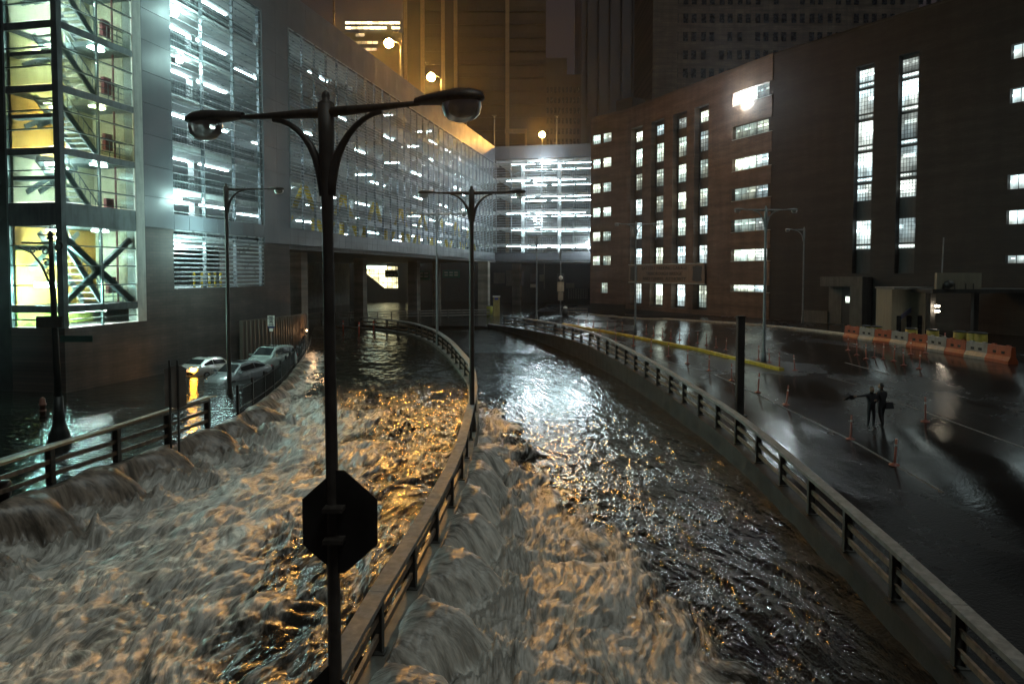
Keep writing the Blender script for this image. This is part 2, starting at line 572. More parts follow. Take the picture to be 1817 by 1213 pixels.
# left ramp: falls from the street on the left, spills over the centre wall on the right
def build_left():
    yy = rows(9, 88.5, .0056)
    uu = np.concatenate([np.linspace(0, .34, 140), np.linspace(.34, 1, 270)[1:]])
    Yg, Ug = np.meshgrid(yy, uu, indexing='ij')
    xl, xr = l_x(Yg)+.18, c_x(Yg)-.16
    d = Ug*(xr-xl)
    Xg = xl+d
    W = xr-xl
    s = np.interp(Yg, _ys, _sl)
    sw = s+.35*gnoise(s*.5, d*.6, 61)
    ph = np.abs(np.sin(math.pi*sw/POST))
    tong = ph**1.6*(1+.45*gnoise(s*.33, s*0+.3, 5))
    base = level_l(Yg)-.62*np.exp(-((d-2.0)/2.6)**2)*(1-sstep(26, 40, Yg))
    act = 1-sstep(50, 66, Yg)
    strong = 1-sstep(31, 40, Yg)
    fx, fy = d+.45*fbm(Yg*.3, d*.5, 2, 31), Yg+.5*fbm(Yg*.4, d*.4, 2, 32)
    t1 = fbm(fx*.42, fy*.24, 3, 1)
    t2 = billow(fx*.8, fy*.5, 3, 7)-.3
    t3 = billow(fx*2.0, fy*1.25, 4, 13)-.3
    t4 = fbm(fx*6.5, fy*3.2, 3, 17)
    calm = sstep(32, 50, Yg)
    rightside = sstep(.6, .95, Ug)
    amp = (1-calm*.88)*(1-.30*rightside)
    turb = amp*(.19*t1+.24*t2+.17*t3+.015*t4)+calm*.02*fbm(Xg*1.2, Yg*.8, 3, 77)
    reach = (.30+1.45*tong*strong+.5*tong*(1-strong))*(1+.18*gnoise(s*1.3, d*.2, 9))+.05
    top = .12+.05*gnoise(s*.8, d*0, 3)
    q = np.clip(d/reach, 0, 1.6)
    fall = top-.12*(1-tong)+.22*tong*np.sin(np.clip(q*2.2, 0, math.pi))-(top-base+.22)*q**1.8
    streak = .06*gnoise(s*2.6, d*.35, 21)+.035*gnoise(s*7, d*.6, 22)
    fall = fall+streak*np.minimum(1, q*2)
    splash = .30*np.exp(-((d-reach*1.05)/.5)**2)*strong*(.4+tong*.8)*(1+1.4*t3+.8*t1)
    fall = np.where(act > 0, fall*act+(base-.6)*(1-act), base-.6)
    Z0 = base+turb+splash
    k = .08
    h = np.clip(.5+.5*(fall-Z0)/k, 0, 1)
    Zg = Z0*(1-h)+fall*h+k*h*(1-h)
    lip = sstep(W-1.3, W, d)*(1-sstep(34, 44, Yg))
    Zg = Zg-lip*.1
    onfall = np.clip(1-(d/reach-1)/.3, 0, 1)*act
    # the foam thins out towards the centre wall, sooner the farther up the ramp
    edge = np.interp(Yg, [9, 15, 22, 28, 33, 38, 45], [.80, .74, .68, .62, .52, .34, .12])
    foam = .90-.66*sstep(-.14, .14, Ug-edge-.10*t1)
    foam = foam+.22*np.clip(turb*3, -1, 1)
    foam = foam*(1-sstep(34, 47, Yg+4*t1))
    far_l = np.exp(-((d-.6)/1.6)**2)*(1-sstep(56, 64, Yg))
    foam = np.maximum(foam, far_l*.8)
    foam = np.maximum(foam, onfall*(.80-.3*np.clip(1-q*1.5, 0, 1)))
    foam = np.maximum(foam, np.clip(splash*4, 0, .85))
    mud_shade = np.clip(onfall*1.1-np.clip((q-.75)*1.6, 0, .7), 0, 1)*.85  # darkens the falls: brown water plus painted shade of their steep faces
    chop = 1-.66*calm
    sheen = (1-sstep(36, 50, Yg))*np.clip(.75+.5*t1, 0, 1)
    flow = np.stack([np.where(onfall > .5, s*1.0, fx), np.where(onfall > .5, d*.8+Yg*.15, Yg*.75), t1*.3], -1)
    return grid_mesh('ramp_water', Xg, Yg, Zg, M_rapids, {'foam': foam, 'flow': flow, 'mud_shade': mud_shade, 'chop': chop, 'sheen': sheen})

def build_right():
    yy = rows(9, 97, .0056)
    uu = np.concatenate([np.linspace(0, .36, 170), np.linspace(.36, 1, 240)[1:]])
    Yg, Ug = np.meshgrid(yy, uu, indexing='ij')
    xl, xr = c_x(Yg)+.16, r_x(Yg)-.2
    xr = np.where(xr-xl < 2, xl+2, xr)
    d = Ug*(xr-xl)
    Xg = xl+d
    s = np.interp(Yg, _ys, _sc)
    sw = s+.3*gnoise(s*.5, d*.6, 161)
    ph = np.abs(np.sin(math.pi*sw/POST))
    tong = ph**1.3*(1+.4*gnoise(s*.37, s*0+.7, 15))
    base = level_r(Yg)-.34*np.exp(-((d-1.4)/1.8)**2)*(1-sstep(24, 36, Yg))
    act = 1-sstep(27, 39, Yg+2*gnoise(s*.4, s*0, 4))
    fx, fy = d+.45*fbm(Yg*.3, d*.5, 2, 131), Yg+.5*fbm(Yg*.4, d*.4, 2, 132)
    t1 = fbm(fx*.45, fy*.24, 3, 101)
    t2 = billow(fx*.85, fy*.5, 3, 107)-.3
    t3 = billow(fx*2.1, fy*1.3, 4, 113)-.3
    t4 = fbm(fx*6.5, fy*3.2, 3, 117)
    edge = np.interp(Yg, [9, 14, 18, 22, 28, 34, 42, 50], [8.2, 7.0, 6.0, 5.0, 3.4, 2.0, .9, -.5])
    ff = 1-sstep(-1.6, 1.4, d-edge-1.2*t1)
    ang = .17
    a, b = Xg*math.cos(ang)+Yg*math.sin(ang), -Xg*math.sin(ang)+Yg*math.cos(ang)
    wav = ridged(a*.95+.3*fbm(Xg*.4, Yg*.3, 2, 55), b*.24, 3, 201)-.55
    calm = sstep(26, 46, Yg)
    wamp = .085*(1-calm)+.012
    rough = ff*(.17*t1+.28*t2+.17*t3+.015*t4)+(1-ff)*(wamp*wav+.015*t1*(1-calm))
    reach = (.30+1.35*tong)*(1+.2*gnoise(s*1.1, d*.25, 19))+.05
    top = np.minimum(level_l(Yg)-.06, curb_c(Yg)+.26)+.04*gnoise(s*1.7, d*0, 33)
    q = np.clip(d/reach, 0, 1.5)
    fall = top-.10*(1-tong)+.40*tong*np.sin(np.clip(q*2.3, 0, math.pi))-(top-base+.1)*q**2.1
    fall = fall+(.06*gnoise(s*2.6, d*.5, 41)+.07*fbm(s*3.2, d*3.0, 4, 42))*np.minimum(1, q*2.5)
    splash = .32*np.exp(-((d-reach*1.05)/.5)**2)*(.3+tong*.8)*(1+1.3*t3+.8*t1)*act
    fall = fall*act+(base-.6)*(1-act)
    Z0 = base+rough+splash
    k = .10
    h = np.clip(.5+.5*(fall-Z0)/k, 0, 1)
    Zg = Z0*(1-h)+fall*h+k*h*(1-h)
    onfall = np.clip(1-(d/reach-1)/.4, 0, 1)*act
    foam = ff*.88+.2*ff*np.clip(rough*3, -1, 1)-.12*(1-ff)
    foam = np.maximum(foam, onfall*(1.0-.35*np.clip(1-q*2, 0, 1)))
    mud_shade = np.clip(onfall*.5-np.clip((q-.3)*1.2, 0, .5), 0, 1)+.25*ff*(1-onfall)
    chop = 1-.66*calm
    sheen = .12*(1-calm)+0*Yg
    flow = np.stack([np.where(onfall > .5, s*1.0, fx), np.where(onfall > .5, d*.8+Yg*.15, Yg*.75), t1*.3+4], -1)
    return grid_mesh('ramp_water', Xg, Yg, Zg, M_rapids, {'foam': foam, 'flow': flow, 'mud_shade': mud_shade, 'chop': chop, 'sheen': sheen})

structure('ramp_water', build_left(), label='churning brown flood water rushing down the left tunnel ramp')
structure('ramp_water', build_right(), label='flood water in the right tunnel lane, foaming beside the centre wall')

# flood water standing in the street, round the ramps and under the bridge
def build_street():
    yy = np.concatenate([np.linspace(4, 30, 60), np.linspace(30, 88.5, 90)[1:]])
    uu = np.linspace(0, 1, 60)
    Yg, Ug = np.meshgrid(yy, uu, indexing='ij')
    xr = l_x(Yg)+.16
    Xg = -95+(xr+95)*Ug**.6
    Zg = STREET_W+.012*fbm(Xg*.6, Yg*.6, 3, 301)+.02*np.exp(-((xr-Xg)/1.5)**2)*0
    return grid_mesh('flood_water', Xg, Yg, Zg, M_still)
structure('flood_water', build_street())
def build_street_far():
    Yg, Ug = np.meshgrid(np.linspace(88.5, 330, 60), np.linspace(0, 1, 40), indexing='ij')
    xr = np.interp(Yg, [88.5, 97, 110, 140, 330], [-1.2, 0.6, 2.5, 6, 30])
    return grid_mesh('flood_water', -95+(xr+95)*Ug, Yg, STREET_W+.008*fbm(Ug*60, Yg*.5, 2, 5), M_still)
structure('flood_water', build_street_far())

# wet plaza
def plaza_mat():
    m, t, out = new_mat('wet_asphalt')
    b = t.nodes.new('ShaderNodeBsdfPrincipled')
    pos = position(t)
    big = noise(t, scaled(t, pos, (.13, .07, 1)), 1.0, 5, .6, .5)
    fine = noise(t, pos, 9.0, 4)
    wet = ramp(t, big, .30, .70)
    t.links.new(mixc(t, (.013, .0125, .013), (.005, .005, .006), wet), b.inputs['Base Color'])
    t.links.new(ramp(t, math_node(t, 'ADD', wet, math_node(t, 'MULTIPLY', fine, .3)), 0, 1.2, .34, .07), b.inputs['Roughness'])
    b.inputs['Specular IOR Level'].default_value = .24
    h = math_node(t, 'MULTIPLY', noise(t, pos, 14, 3), math_node(t, 'SUBTRACT', 1.15, wet))
    h2 = math_node(t, 'MULTIPLY', noise(t, scaled(t, pos, (1.2, 4, 1)), 1.2, 2), .6)
    t.links.new(bumpn(t, math_node(t, 'ADD', h, h2), .35, .03), b.inputs['Normal'])
    t.links.new(b.outputs[0], out.inputs['Surface'])
    return m
M_asphalt = plaza_mat()
def build_plaza():
    yy = np.concatenate([np.linspace(3, 40, 75), np.linspace(40, 145, 100)[1:]])
    Yg, Ug = np.meshgrid(yy, np.linspace(0, 1, 70), indexing='ij')
    xl = np.where(Yg < 88, r_x(Yg)+.1, np.interp(Yg, [88, 97, 110, 140, 330], [-1.5, 0.3, 2.2, 5.7, 30]))
    Xg = xl+(85-xl)*Ug**1.5
    return grid_mesh('plaza', Xg, Yg, plaza_z(Xg, Yg), M_asphalt)
structure('plaza_pavement', build_plaza())
# ground under everything, out to the horizon
gm = MB().add([(-270,-15,-3.2),(270,-15,-3.2),(270,490,-3.2),(-270,490,-3.2)], [(0,1,2,3)])
M_ground = mat('ground', (.03,.03,.03), .7)
structure('ground', gm.mesh('ground', M_ground))

# ---------------------------------------------------------------- walls of the ramps
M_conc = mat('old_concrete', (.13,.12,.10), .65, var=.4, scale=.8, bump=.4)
M_conc_l = mat('pale_concrete', (.34,.32,.28), .7, var=.25)
def wall_along(name, fx, y0, y1, ztop, zbot, half, step=1.0, m=M_conc):
    mb = MB()
    ys = np.arange(y0, y1+.01, step)
    ring = []
    for y in ys:
        x = float(fx(y)); dx = float(fx(y+.3)-fx(y-.3))/.6
        n = Vector((1, -dx, 0)).normalized()*half
        zt = float(ztop(y))
        ring.append([(x-n.x, y-n.y, zbot), (x+n.x, y+n.y, zbot), (x+n.x, y+n.y, zt), (x-n.x, y-n.y, zt)])
    o = 0
    for r in ring:
        mb.v += r
    for i in range(len(ring)-1):
        a, b = i*4, i*4+4
        for k in range(4):
            mb.f.append((a+k, a+(k+1)%4, b+(k+1)%4, b+k))
    mb.f.append((0,1,2,3)); e = (len(ring)-1)*4; mb.f.append((e+3,e+2,e+1,e))
    return structure(name, mb.mesh(name, m))
wall_along('ramp_wall', c_x, 7, 87, curb_c, -3.1, .24)
wall_along('ramp_wall', r_x, 4, 90, curb_r, -3.1, .27, m=mat('shaded_concrete', (.028,.027,.024), .6, var=.4, scale=.8, bump=.4))  # ramp concrete darkened, the shade on the right side put into its colour
wall_along('ramp_wall', l_x, 5, 74, lambda y: 0.02, -3.1, .22)

# ---------------------------------------------------------------- railings
M_rail = mat('rail_paint', (.20,.19,.175), .75, var=.3, scale=2.0)
M_rail_dk = mat('rail_side', (.045,.043,.038), .5, var=.35)
M_rust = mat('rusty_rail', (.16,.11,.075), .55, var=.45, scale=3)
def railing(label, fx, s_tab, y0, y1, zbase, hgt, top_w, top_t, group=None, drop_end=False):
    root = thing('guard_railing', label, 'railing', (float(fx(y0)), y0, float(zbase(y0))), group=group)
    s0, s1 = np.interp([y0, y1], _ys, s_tab)
    n = max(2, int(round((s1-s0)/POST)))
    # keep the posts on the same beat as the falls
    k0 = math.ceil(s0/POST)
    ss = [k*POST for k in range(k0, int(s1/POST)+1)]
    P = []
    for s in ss:
        y = float(np.interp(s, s_tab, _ys))
        P.append(Vector((float(fx(y)), y, float(zbase(y)))))
    pm = {}
    for i, p in enumerate(P):
        d = (P[min(i+1, len(P)-1)]-P[max(i-1, 0)])
        rz = math.atan2(d.y, d.x)
        if 'post' not in pm:
            mb = MB()
            mb.box((0, -.10, hgt/2-.05), (.16, .022, hgt+.1)).box((0, .10, hgt/2-.05), (.16, .022, hgt+.1)).box((0, 0, hgt/2-.05), (.03, .178, hgt+.1))
            mb.box((0, 0, .012), (.3, .34, .03))
            pm['post'] = mb.mesh('post', M_rail_dk)
        link('post', pm['post'], root, p-root.location, rz)
    for i in range(len(P)-1):
        a, b = P[i], P[i+1]
        g = (b-a).normalized()*.012
        for nm, z, w, t, m in (('top_rail', hgt, top_w, top_t, M_rail), ('lower_rail', hgt*.60, .07, .13, M_rust), ('lower_rail', hgt*.26, .07, .13, M_rust)):
            mb = MB().bar(a+Vector((0,0,z))+g, b+Vector((0,0,z))-g, w, t)
            part(nm, mb, m, root)
    return root, P
rail_c, P_c = railing('long pale-topped railing along the centre wall between the two foaming lanes', c_x, _sc, 10.6, 86, lambda y: curb_c(y), 1.12, .34, .11)
rail_r, P_r = railing('railing on the right kerb between the dark lane and the wet plaza', r_x, _sr, 7, 88, lambda y: curb_r(y), 1.15, .30, .11)
rail_l, P_l = railing('leaning railing above the waterfall at the left street edge', l_x, _sl, 8, 32.6, lambda y: 0.02, 1.16, .26, .10)

# ---------------------------------------------------------------- parking garage with its bridge over the ramps
G = Frame((-31.74+.2065*30, 30), (.2065, 1), (1, -.2))
CORNER = G.u_of(878)
H = Frame(G.p(CORNER, 0)[:2], G.n[:2], (-G.u.x, -G.u.y))
LV = [8.9+3.08*k for k in range(7)]
M_panel = mat('grey_panel', (.085,.098,.112), .5, var=.08, scale=.5)
M_panel_back = mat('panel_joint', (.06,.06,.065), .8)
M_slab = mat('garage_slab', (.52,.54,.54), .8, var=.2, scale=.6)
M_slat = mat('aluminium_slat', (.36,.40,.42), .35, .6, var=.15)
M_mull = mat('facade_mullion', (.22,.25,.27), .4, .5)
M_guard = mat('guard_mesh', (.07,.085,.09), .5, .3)
M_tube = emit_mat('fluorescent', (.70,.95,1.0), 66)
M_flood = emit_mat('floodlight_lens', (.84,.96,1.0), 60)
M_flood2 = emit_mat('small_floodlight_lens', (.78,1.0,.94), 260)
M_house = mat('lamp_housing', (.10,.10,.10), .5)
M_yellow = mat('yellow_steel', (.62,.42,.03), .5, var=.2)
M_brick_dk = brick_mat('dark_brick', (G.u.x, G.u.y), (.045,.035,.030), (.06,.045,.037), (.035,.031,.03))
M_brickcol = brick_mat('column_tile', (G.n.x, G.n.y), (.22,.20,.16), (.26,.23,.18), (.12,.11,.1), .3, .12)

garage = thing('parking_garage', 'grey louvred parking garage whose upper floors bridge over the flooded ramps', 'garage', G.p(15.3, 0))
uA0, uA1 = G.u_of(310), G.u_of(470)          # bay left of the bridge
uB0, uB1 = G.u_of(515), CORNER               # bridge
U0 = G.u_of(258)

def panels(fr, u0, u1, z0, z1, nu, nz, w=0.0):
    du, dz = (u1-u0)/nu, (z1-z0)/nz
    for i in range(nu):
        for j in range(nz):
            piece(fr, 'panel', garage, M_panel, u0+i*du+.012, u0+(i+1)*du-.012, z0+j*dz+.012, z0+(j+1)*dz-.012, w, w+.06)
    mb = MB(); fbox(mb, fr, u0, u1, z0, z1, w-.35, w-.004)
    part('panel_backing', mb, M_panel_back, garage)
panels(G, U0, uA0, 9.25, 30, 1, 11)
panels(G, uA1, uB0, 8.84, 30, 2, 11)
panels(G, uA0, uA1, 9.25, 10.25, 7, 1)
panels(G, uA0, uA1, 27, 30, 4, 2)
panels(G, uB0, uB1, 8.84, 10.25, 56, 2)
panels(G, uB0, uB1, 27, 30, 24, 1)
panels(H, 0, 26, 8.84, 10.25, 13, 2)
panels(H, 0, 26, 27.6, 30, 9, 1)
# brick base under the left block
mb = MB()
fbox(mb, G, U0, uA0, -2, 9.25, -.5, -.02); fbox(mb, G, uA0, uA1, -2, 5.4, -.5, -.02); fbox(mb, G, uA1, uB0, -2, 8.84, -4.0, -.02)
part('brick_base', mb, M_brick_dk, garage)

for k, z in enumerate(LV):
    mb = MB(); fbox(mb, G, U0, uB1+6, z-.35, z+.02, -32, -.45)
    part('floor_slab', mb, M_slab, garage)
    mb = MB(); fbox(mb, H, 0.2, 26, z-.37, z+.0, -30, -.45)
    part('floor_slab', mb, M_slab, garage)
mb = MB(); fbox(mb, G, U0, uA1, 5.0, 5.38, -20, -.55); part('floor_slab', mb, M_slab, garage)
mb = MB(); fbox(mb, G, U0, uB1+6, -1, 30, -32.4, -32); fbox(mb, G, U0-.3, U0, 5, 29.8, -32, -.5)
part('back_wall', mb, mat('garage_wall', (.30,.31,.30), .8, var=.25), garage)
mb = MB(); fbox(mb, H, .2, 26, 8.8, 30, -30.4, -30); part('back_wall', mb, bpy.data.materials['garage_wall'], garage)
mb = MB(); fbox(mb, G, U0, uB1, 29.2, 29.6, -32, -.4); fbox(mb, H, .2, 26, 29.2, 29.6, -30, -.4); part('roof_deck', mb, M_slab, garage)
# beams under each deck, columns, yellow bracing on the lowest bridge floor
for k, z in enumerate(LV[:-1]):
    for i, u in enumerate(np.arange(uB0+2, uB1, 8.6)):
        piece(G, 'column', garage, M_slab, u, u+.55, z, z+2.71, -3.2, -2.65)
    for u in (uA0+2.8, uA0+6.4):
        piece(G, 'column', garage, M_slab, u, u+.5, z, z+2.71, -3.4, -2.9)
    for u in (4.5, 11.5, 18):
        piece(H, 'column', garage, M_slab, u, u+.6, z, z+2.71, -3.6, -3)
for i, u in enumerate(np.arange(uB0+3.0, uB1-6, 8.6)):
    mb = MB().bar(G.p(u, 10.4, -2.0), G.p(u+3.6, 14.8, -2.0), .35, .35).bar(G.p(u+7.2, 10.4, -2.0), G.p(u+3.6, 14.8, -2.0), .35, .35)
    part('yellow_brace', mb, M_yellow, garage)
for u in np.arange(uB0+1.4, uB1-30, 6.1):
    piece(G, 'yellow_column', garage, M_yellow, u, u+.42, LV[0]+.02, LV[1]-.36, -1.8, -1.4)
# louvre slats and mullions
def slats(fr, u0, u1, z0, z1, dz, w, t=.045, dep=.11):
    for z in np.arange(z0, z1, dz):
        piece(fr, 'slat', garage, M_slat, u0, u1, z, z+t, w, w+dep)
slats(G, uA0+.05, uA1-.05, 10.4, 27, .5, -.16)
slats(G, uA0+.05, uA1-.05, 5.55, 9.2, .30, -.16, .10)
slats(G, uB0+.05, uB1-.2, 10.35, 27, .29, .10, .04, .10)
slats(H, .1, 26, 10.35, 27.6, .46, .05, .07)
for u in np.arange(uB0+.1, uB1, 2.35):
    piece(G, 'mullion', garage, M_mull, u, u+.10, 10.25, 27, -.12, .085)
for u in (uA0+.02, uA0+3.6, uA0+7.3, uA1-.14):
    piece(G, 'mullion', garage, M_mull, u, u+.13, 5.4, 9.25, -.4, -.17)
    piece(G, 'mullion', garage, M_mull, u, u+.13, 10.25, 27, -.4, -.17)
for u in np.arange(.2, 26, 2.9):
    piece(H, 'mullion', garage, M_mull, u, u+.12, 10.25, 27.6, -.2, .045)
# guard screens at every floor edge
def guard(fr, u0, u1, z, w, du=.16):
    mb = MB()
    for h in (.25, .5, .75, 1.0):
        fbox(mb, fr, u0, u1, z+h, z+h+.05, w, w+.05)
    for u in np.arange(u0, u1, du):
        fbox(mb, fr, u, u+.06, z+.05, z+1.02, w+.055, w+.075)
    part('guard_screen', mb, M_guard, garage)
for z in LV[:-1]:
    guard(G, uB0+.1, uB1-.4, z, -.62, .22)
    mb = MB(); fbox(mb, G, uB0+.1, uB1-.4, z-.42, z+.12, -.44, -.30); part('edge_beam', mb, M_mull, garage)
    guard(G, uA0+.1, uA1-.1, z, -.75)
    guard(H, .3, 24, z, -.7, .4)
# lamps on the ceilings
lamp_bm = MB().box((0,0,0), (.22, 2.3, .07)).mesh('ceiling_light', M_tube)
lamp_bm2 = MB().box((0,0,0), (4.4, .13, .07)).mesh('ceiling_light', M_tube)
def tube_light(fr, u, z, w, across=False):
    link('ceiling_light', lamp_bm2 if across else lamp_bm, garage, fr.p(u, z, w)-garage.location, fr.rz)
for k in range(6):
    zc = LV[k+1]-.42
    for i, u in enumerate(np.arange(uB0+3, uB1-4, 9.5)):
        if (i*7+k*3) % 5 != 4:
            tube_light(G, u+(k%2)*3+random.uniform(-1.5, 1.5), zc, -4.4+random.uniform(-1, 1.4), random.random() < .8)
        if (i+k) % 2:
            tube_light(G, u+4+random.uniform(-2, 2), zc, -13+random.uniform(-4, 4), random.random() < .8)
    for u in (uA0+1.2, uA0+5.6, uA0+9.2):
        tube_light(G, u, zc, -3.4, True)
        tube_light(G, u+.7, zc, -10)
    for u in (4, 9.6, 14.5):
        tube_light(H, u+(k%2), zc, -2.4, True)
        tube_light(H, u+2, zc, -10, True)
for u in (uA0+.8, uA0+4.5, uA0+8.4):
    tube_light(G, u, 8.42, -5)
def flood(fr, u, z, w, m, r, power, col):
    o = fr.p(u, z, w)
    hs = MB().box(o, (.5, .3, .4), fr.rz); h = part('flood_light', hs, M_house, garage)
    f = fr.p(u, z, w+.3)
    ln = MB().lathe([(.001,-r), (r*.7,-r*.7), (r,0), (r*.7,r*.7), (.001,r)], 12, f)
    part('lens', ln, m, h, True)
    if power:
        L = bpy.data.lights.new('flood_bulb', 'POINT'); L.energy = power; L.color = col; L.shadow_soft_size = .35
        lo = bpy.data.objects.new('flood_bulb', L); C.objects.link(lo); lo.location = fr.p(u, z, w+2.8)
for px, py in ((323, 25), (330, 107), (322, 353), (322, 437)):
    u = G.u_of(px, -.9)
    flood(G, u, G.z_of(px, py, -.9), -1.3, M_flood2, .20, 900, (.62, 1, .94))
for px, py, pw in ((963, 287, 2200), (950, 323, 900), (950, 390, 2200), (1042, 432, 2000)):
    u = H.u_of(px, .2)
    flood(H, u, H.z_of(px, py, .2), .35, M_flood, .30, pw, (.86, .96, 1))
# bridge columns standing in the flood and the dark soffit
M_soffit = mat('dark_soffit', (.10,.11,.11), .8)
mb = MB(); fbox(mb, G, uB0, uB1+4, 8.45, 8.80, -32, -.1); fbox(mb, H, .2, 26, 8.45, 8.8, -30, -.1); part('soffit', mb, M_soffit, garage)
for px, Y, w in ((735, 118, 1.6), (775, 128, 1.2), (859, 124, 1.7), (917, 148, 1.6), (530, 70, 1.3), (640, 96, 1.3)):
    p = at(px, 560, Y)
    mb = MB().box((p.x, p.y, 3.7), (w, w, 9.4), G.rz)
    part('bridge_column', mb, M_brickcol, garage)

# ---------------------------------------------------------------- glazed stair tower
M_glass = glass_mat('stair_glass', (.84, 1, .97), .02)
M_tframe = mat('tower_frame', (.09,.12,.12), .4, .4)
M_yel_wall = mat('yellow_wall', (.74,.62,.28), .8, var=.12)
M_org_wall = mat('orange_wall', (.80,.40,.08), .8, var=.12)
M_cream = mat('cream_wall', (.72,.66,.46), .8, var=.1)
M_stair = mat('stair_steel', (.16,.19,.20), .5, .3)
M_tread = mat('stair_tread', (.50,.52,.50), .6)
M_tubew = emit_mat('tower_lamp', (.90,1.0,.95), 420)
M_tubey = emit_mat('warm_lamp', (1.0,.86,.45), 130)
M_hose = mat('red_enamel', (.22,.04,.045), .4)
M_stone = mat('stone_edge', (.40,.42,.38), .7, var=.2)
T0, T1 = G.u_of(112), G.u_of(243)
S = Frame(G.p(T0, 0)[:2], (-G.n.x, -G.n.y), (-G.u.x, -G.u.y))     # narrow side, facing the camera
SW = S.u_of(18)
WB = -(SW-.2)
tower = thing('stair_tower', 'glass stair tower with yellow walls glowing at the left edge', 'tower', G.p(T0, 0))
TL = [4.35, 8.95, 12.7, 15.96, 19.25, 22.5, 25.8, 29]
mb = MB(); fbox(mb, G, T0-.0, T1+.9, -2, 3.5, -SW, .02); part('brick_base', mb, M_brick_dk, tower)
mb = MB(); fbox(mb, S, SW, SW+16, -2, 32, -4, .02); part('side_wall', mb, mat('black_brick', (.012,.014,.014), .8), tower)
mb = MB(); fbox(mb, G, T1, U0, 3.5, 32, -.6, .06); part('stone_edge', mb, M_stone, tower)
for i, z in enumerate(TL):
    h0, h1 = (z-.02, z+.34) if i != 1 else (8.95, 10.15)
    piece(G, 'floor_band', tower, M_tframe, T0-.02, T1-.01, h0, h1, -.10, .05)
    piece(S, 'floor_band', tower, M_tframe, .16, SW, h0, h1, -.10, .05)
    mb = MB(); fbox(mb, G, T0+3.2, T1, h0+.02, h1-.06, WB, -.12); fbox(mb, G, T0+.18, T0+.7, h0-1.3, h0-1.1, WB, -.3)
    part('landing', mb, M_stair, tower)
mb = MB(); fbox(mb, G, T0-.16, T0+.16, 3.5, 32, -.2, .16); part('corner_post', mb, M_tframe, tower)
um = (T0+T1)/2
mb = MB(); fbox(mb, G, um-.05, um+.05, 3.5, 32, -.12, .04); part('mullion', mb, M_tframe, tower)
mb = MB(); fbox(mb, S, SW-.12, SW, 3.5, 32, -.12, .07); part('mullion', mb, M_tframe, tower)
zrows = []
for i in range(len(TL)-1):
    a = TL[i]+.34 if i != 1 else 10.15
    b = TL[i+1]
    n = 3 if i != 0 else 4
    zrows += [(a+(b-a)*j/n, a+(b-a)*(j+1)/n) for j in range(n)]
zrows += [(3.52, 3.92), (3.92, 4.33)]
for a, b in zrows:
    piece(G, 'pane', tower, M_glass, T0+.17, um-.06, a+.03, b-.03, -.03, -.018)
    piece(G, 'pane', tower, M_glass, um+.06, T1-.03, a+.03, b-.03, -.03, -.018)
    piece(S, 'pane', tower, M_glass, .17, SW-.13, a+.03, b-.03, -.03, -.018)
    piece(G, 'transom', tower, M_tframe, T0+.165, T1-.02, b-.028, b+.028, -.08, .03)
    piece(S, 'transom', tower, M_tframe, .165, SW-.125, b-.028, b+.028, -.08, .03)
# inner walls, one storey at a time
for i in range(len(TL)-1):
    a, b = TL[i]+.34, TL[i+1]-.02
    m1 = M_org_wall if i in (0,) else M_yel_wall
    mb = MB(); fbox(mb, G, T0+.2, T1, a, b, WB-.14, WB); part('inner_wall', mb, (M_org_wall, M_cream, M_org_wall, M_yel_wall, M_cream, M_cream, M_cream)[i], tower)
    mb = MB(); fbox(mb, G, T1-.02, T1+.1, a, b, WB, -.62); part('inner_wall', mb, M_cream, tower)
    mb = MB(); fbox(mb, G, T0+3.6, T1-.03, a, b, WB+.2, WB+.35); part('inner_wall', mb, M_cream if i else M_org_wall, tower)
    # flight: two stringers, treads and a handrail
    u0, u1 = T0+.35, T0+3.3
    za, zb_ = b-.15, a+.05
    if i == 0:
        za, zb_ = b-.3, a+.1
    for w in (-.55, -1.75):
        mb = MB().bar(G.p(u0, za, w), G.p(u1, zb_, w), .07, .34); part('stringer', mb, M_stair, tower)
    n = 11
    for j in range(n):
        f = (j+.5)/n
        piece(G, 'tread', tower, M_tread, u0+(u1-u0)*f-.17, u0+(u1-u0)*f+.17, za+(zb_-za)*f-.03, za+(zb_-za)*f+.03, -1.7, -.6)
    mb = MB().bar(G.p(u0, za+.95, -.55), G.p(u1, zb_+.95, -.55), .05, .05)
    for j in range(8):
        f = (j+.3)/8
        mb.bar(G.p(u0+(u1-u0)*f, za+(zb_-za)*f, -.55), G.p(u0+(u1-u0)*f, za+(zb_-za)*f+.95, -.55), .03, .03, (0,1,0))
    part('handrail', mb, M_stair, tower)
    for w in (-1.95, -2.75):
        mb = MB().bar(G.p(u0+.3, (a+b)/2-.2, w), G.p(u1, b-.2, w), .07, .26); part('stringer', mb, M_stair, tower)
    mb = MB()
    for h in (.35, .7, 1.02):
        fbox(mb, G, T0+3.3, T1-.1, a+h, a+h+.04, -.5, -.46)
    for u in np.arange(T0+3.4, T1, .8):
        fbox(mb, G, u, u+.04, a, a+1.02, -.56, -.52)
    part('landing_rail', mb, M_stair, tower)
    # lamps
    lm = M_tubey if i == 2 else M_tubew
    mb = MB(); fbox(mb, G, um+.15, um+1.1, b-.14, b-.06, -.75, -.45); part('ceiling_lamp', mb, lm, tower)
    mb = MB(); fbox(mb, S, .7, 1.5, b-.62, b-.54, -1.3, -1.0); part('ceiling_lamp', mb, lm, tower)
    mb = MB(); fbox(mb, G, T0+2.0, T0+2.9, b-.14, b-.06, WB+.3, WB+.7); part('ceiling_lamp', mb, lm, tower)
    mb = MB(); fbox(mb, G, T1-1.35, T1-.75, a+.55, a+1.5, -1.0, -.8); part('hose_cabinet', mb, M_hose, tower)
    mb = MB().tube([G.p(T1-.6, a, -.8), G.p(T1-.6, b, -.8)], .06, 8); part('riser_pipe', mb, M_hose, tower)
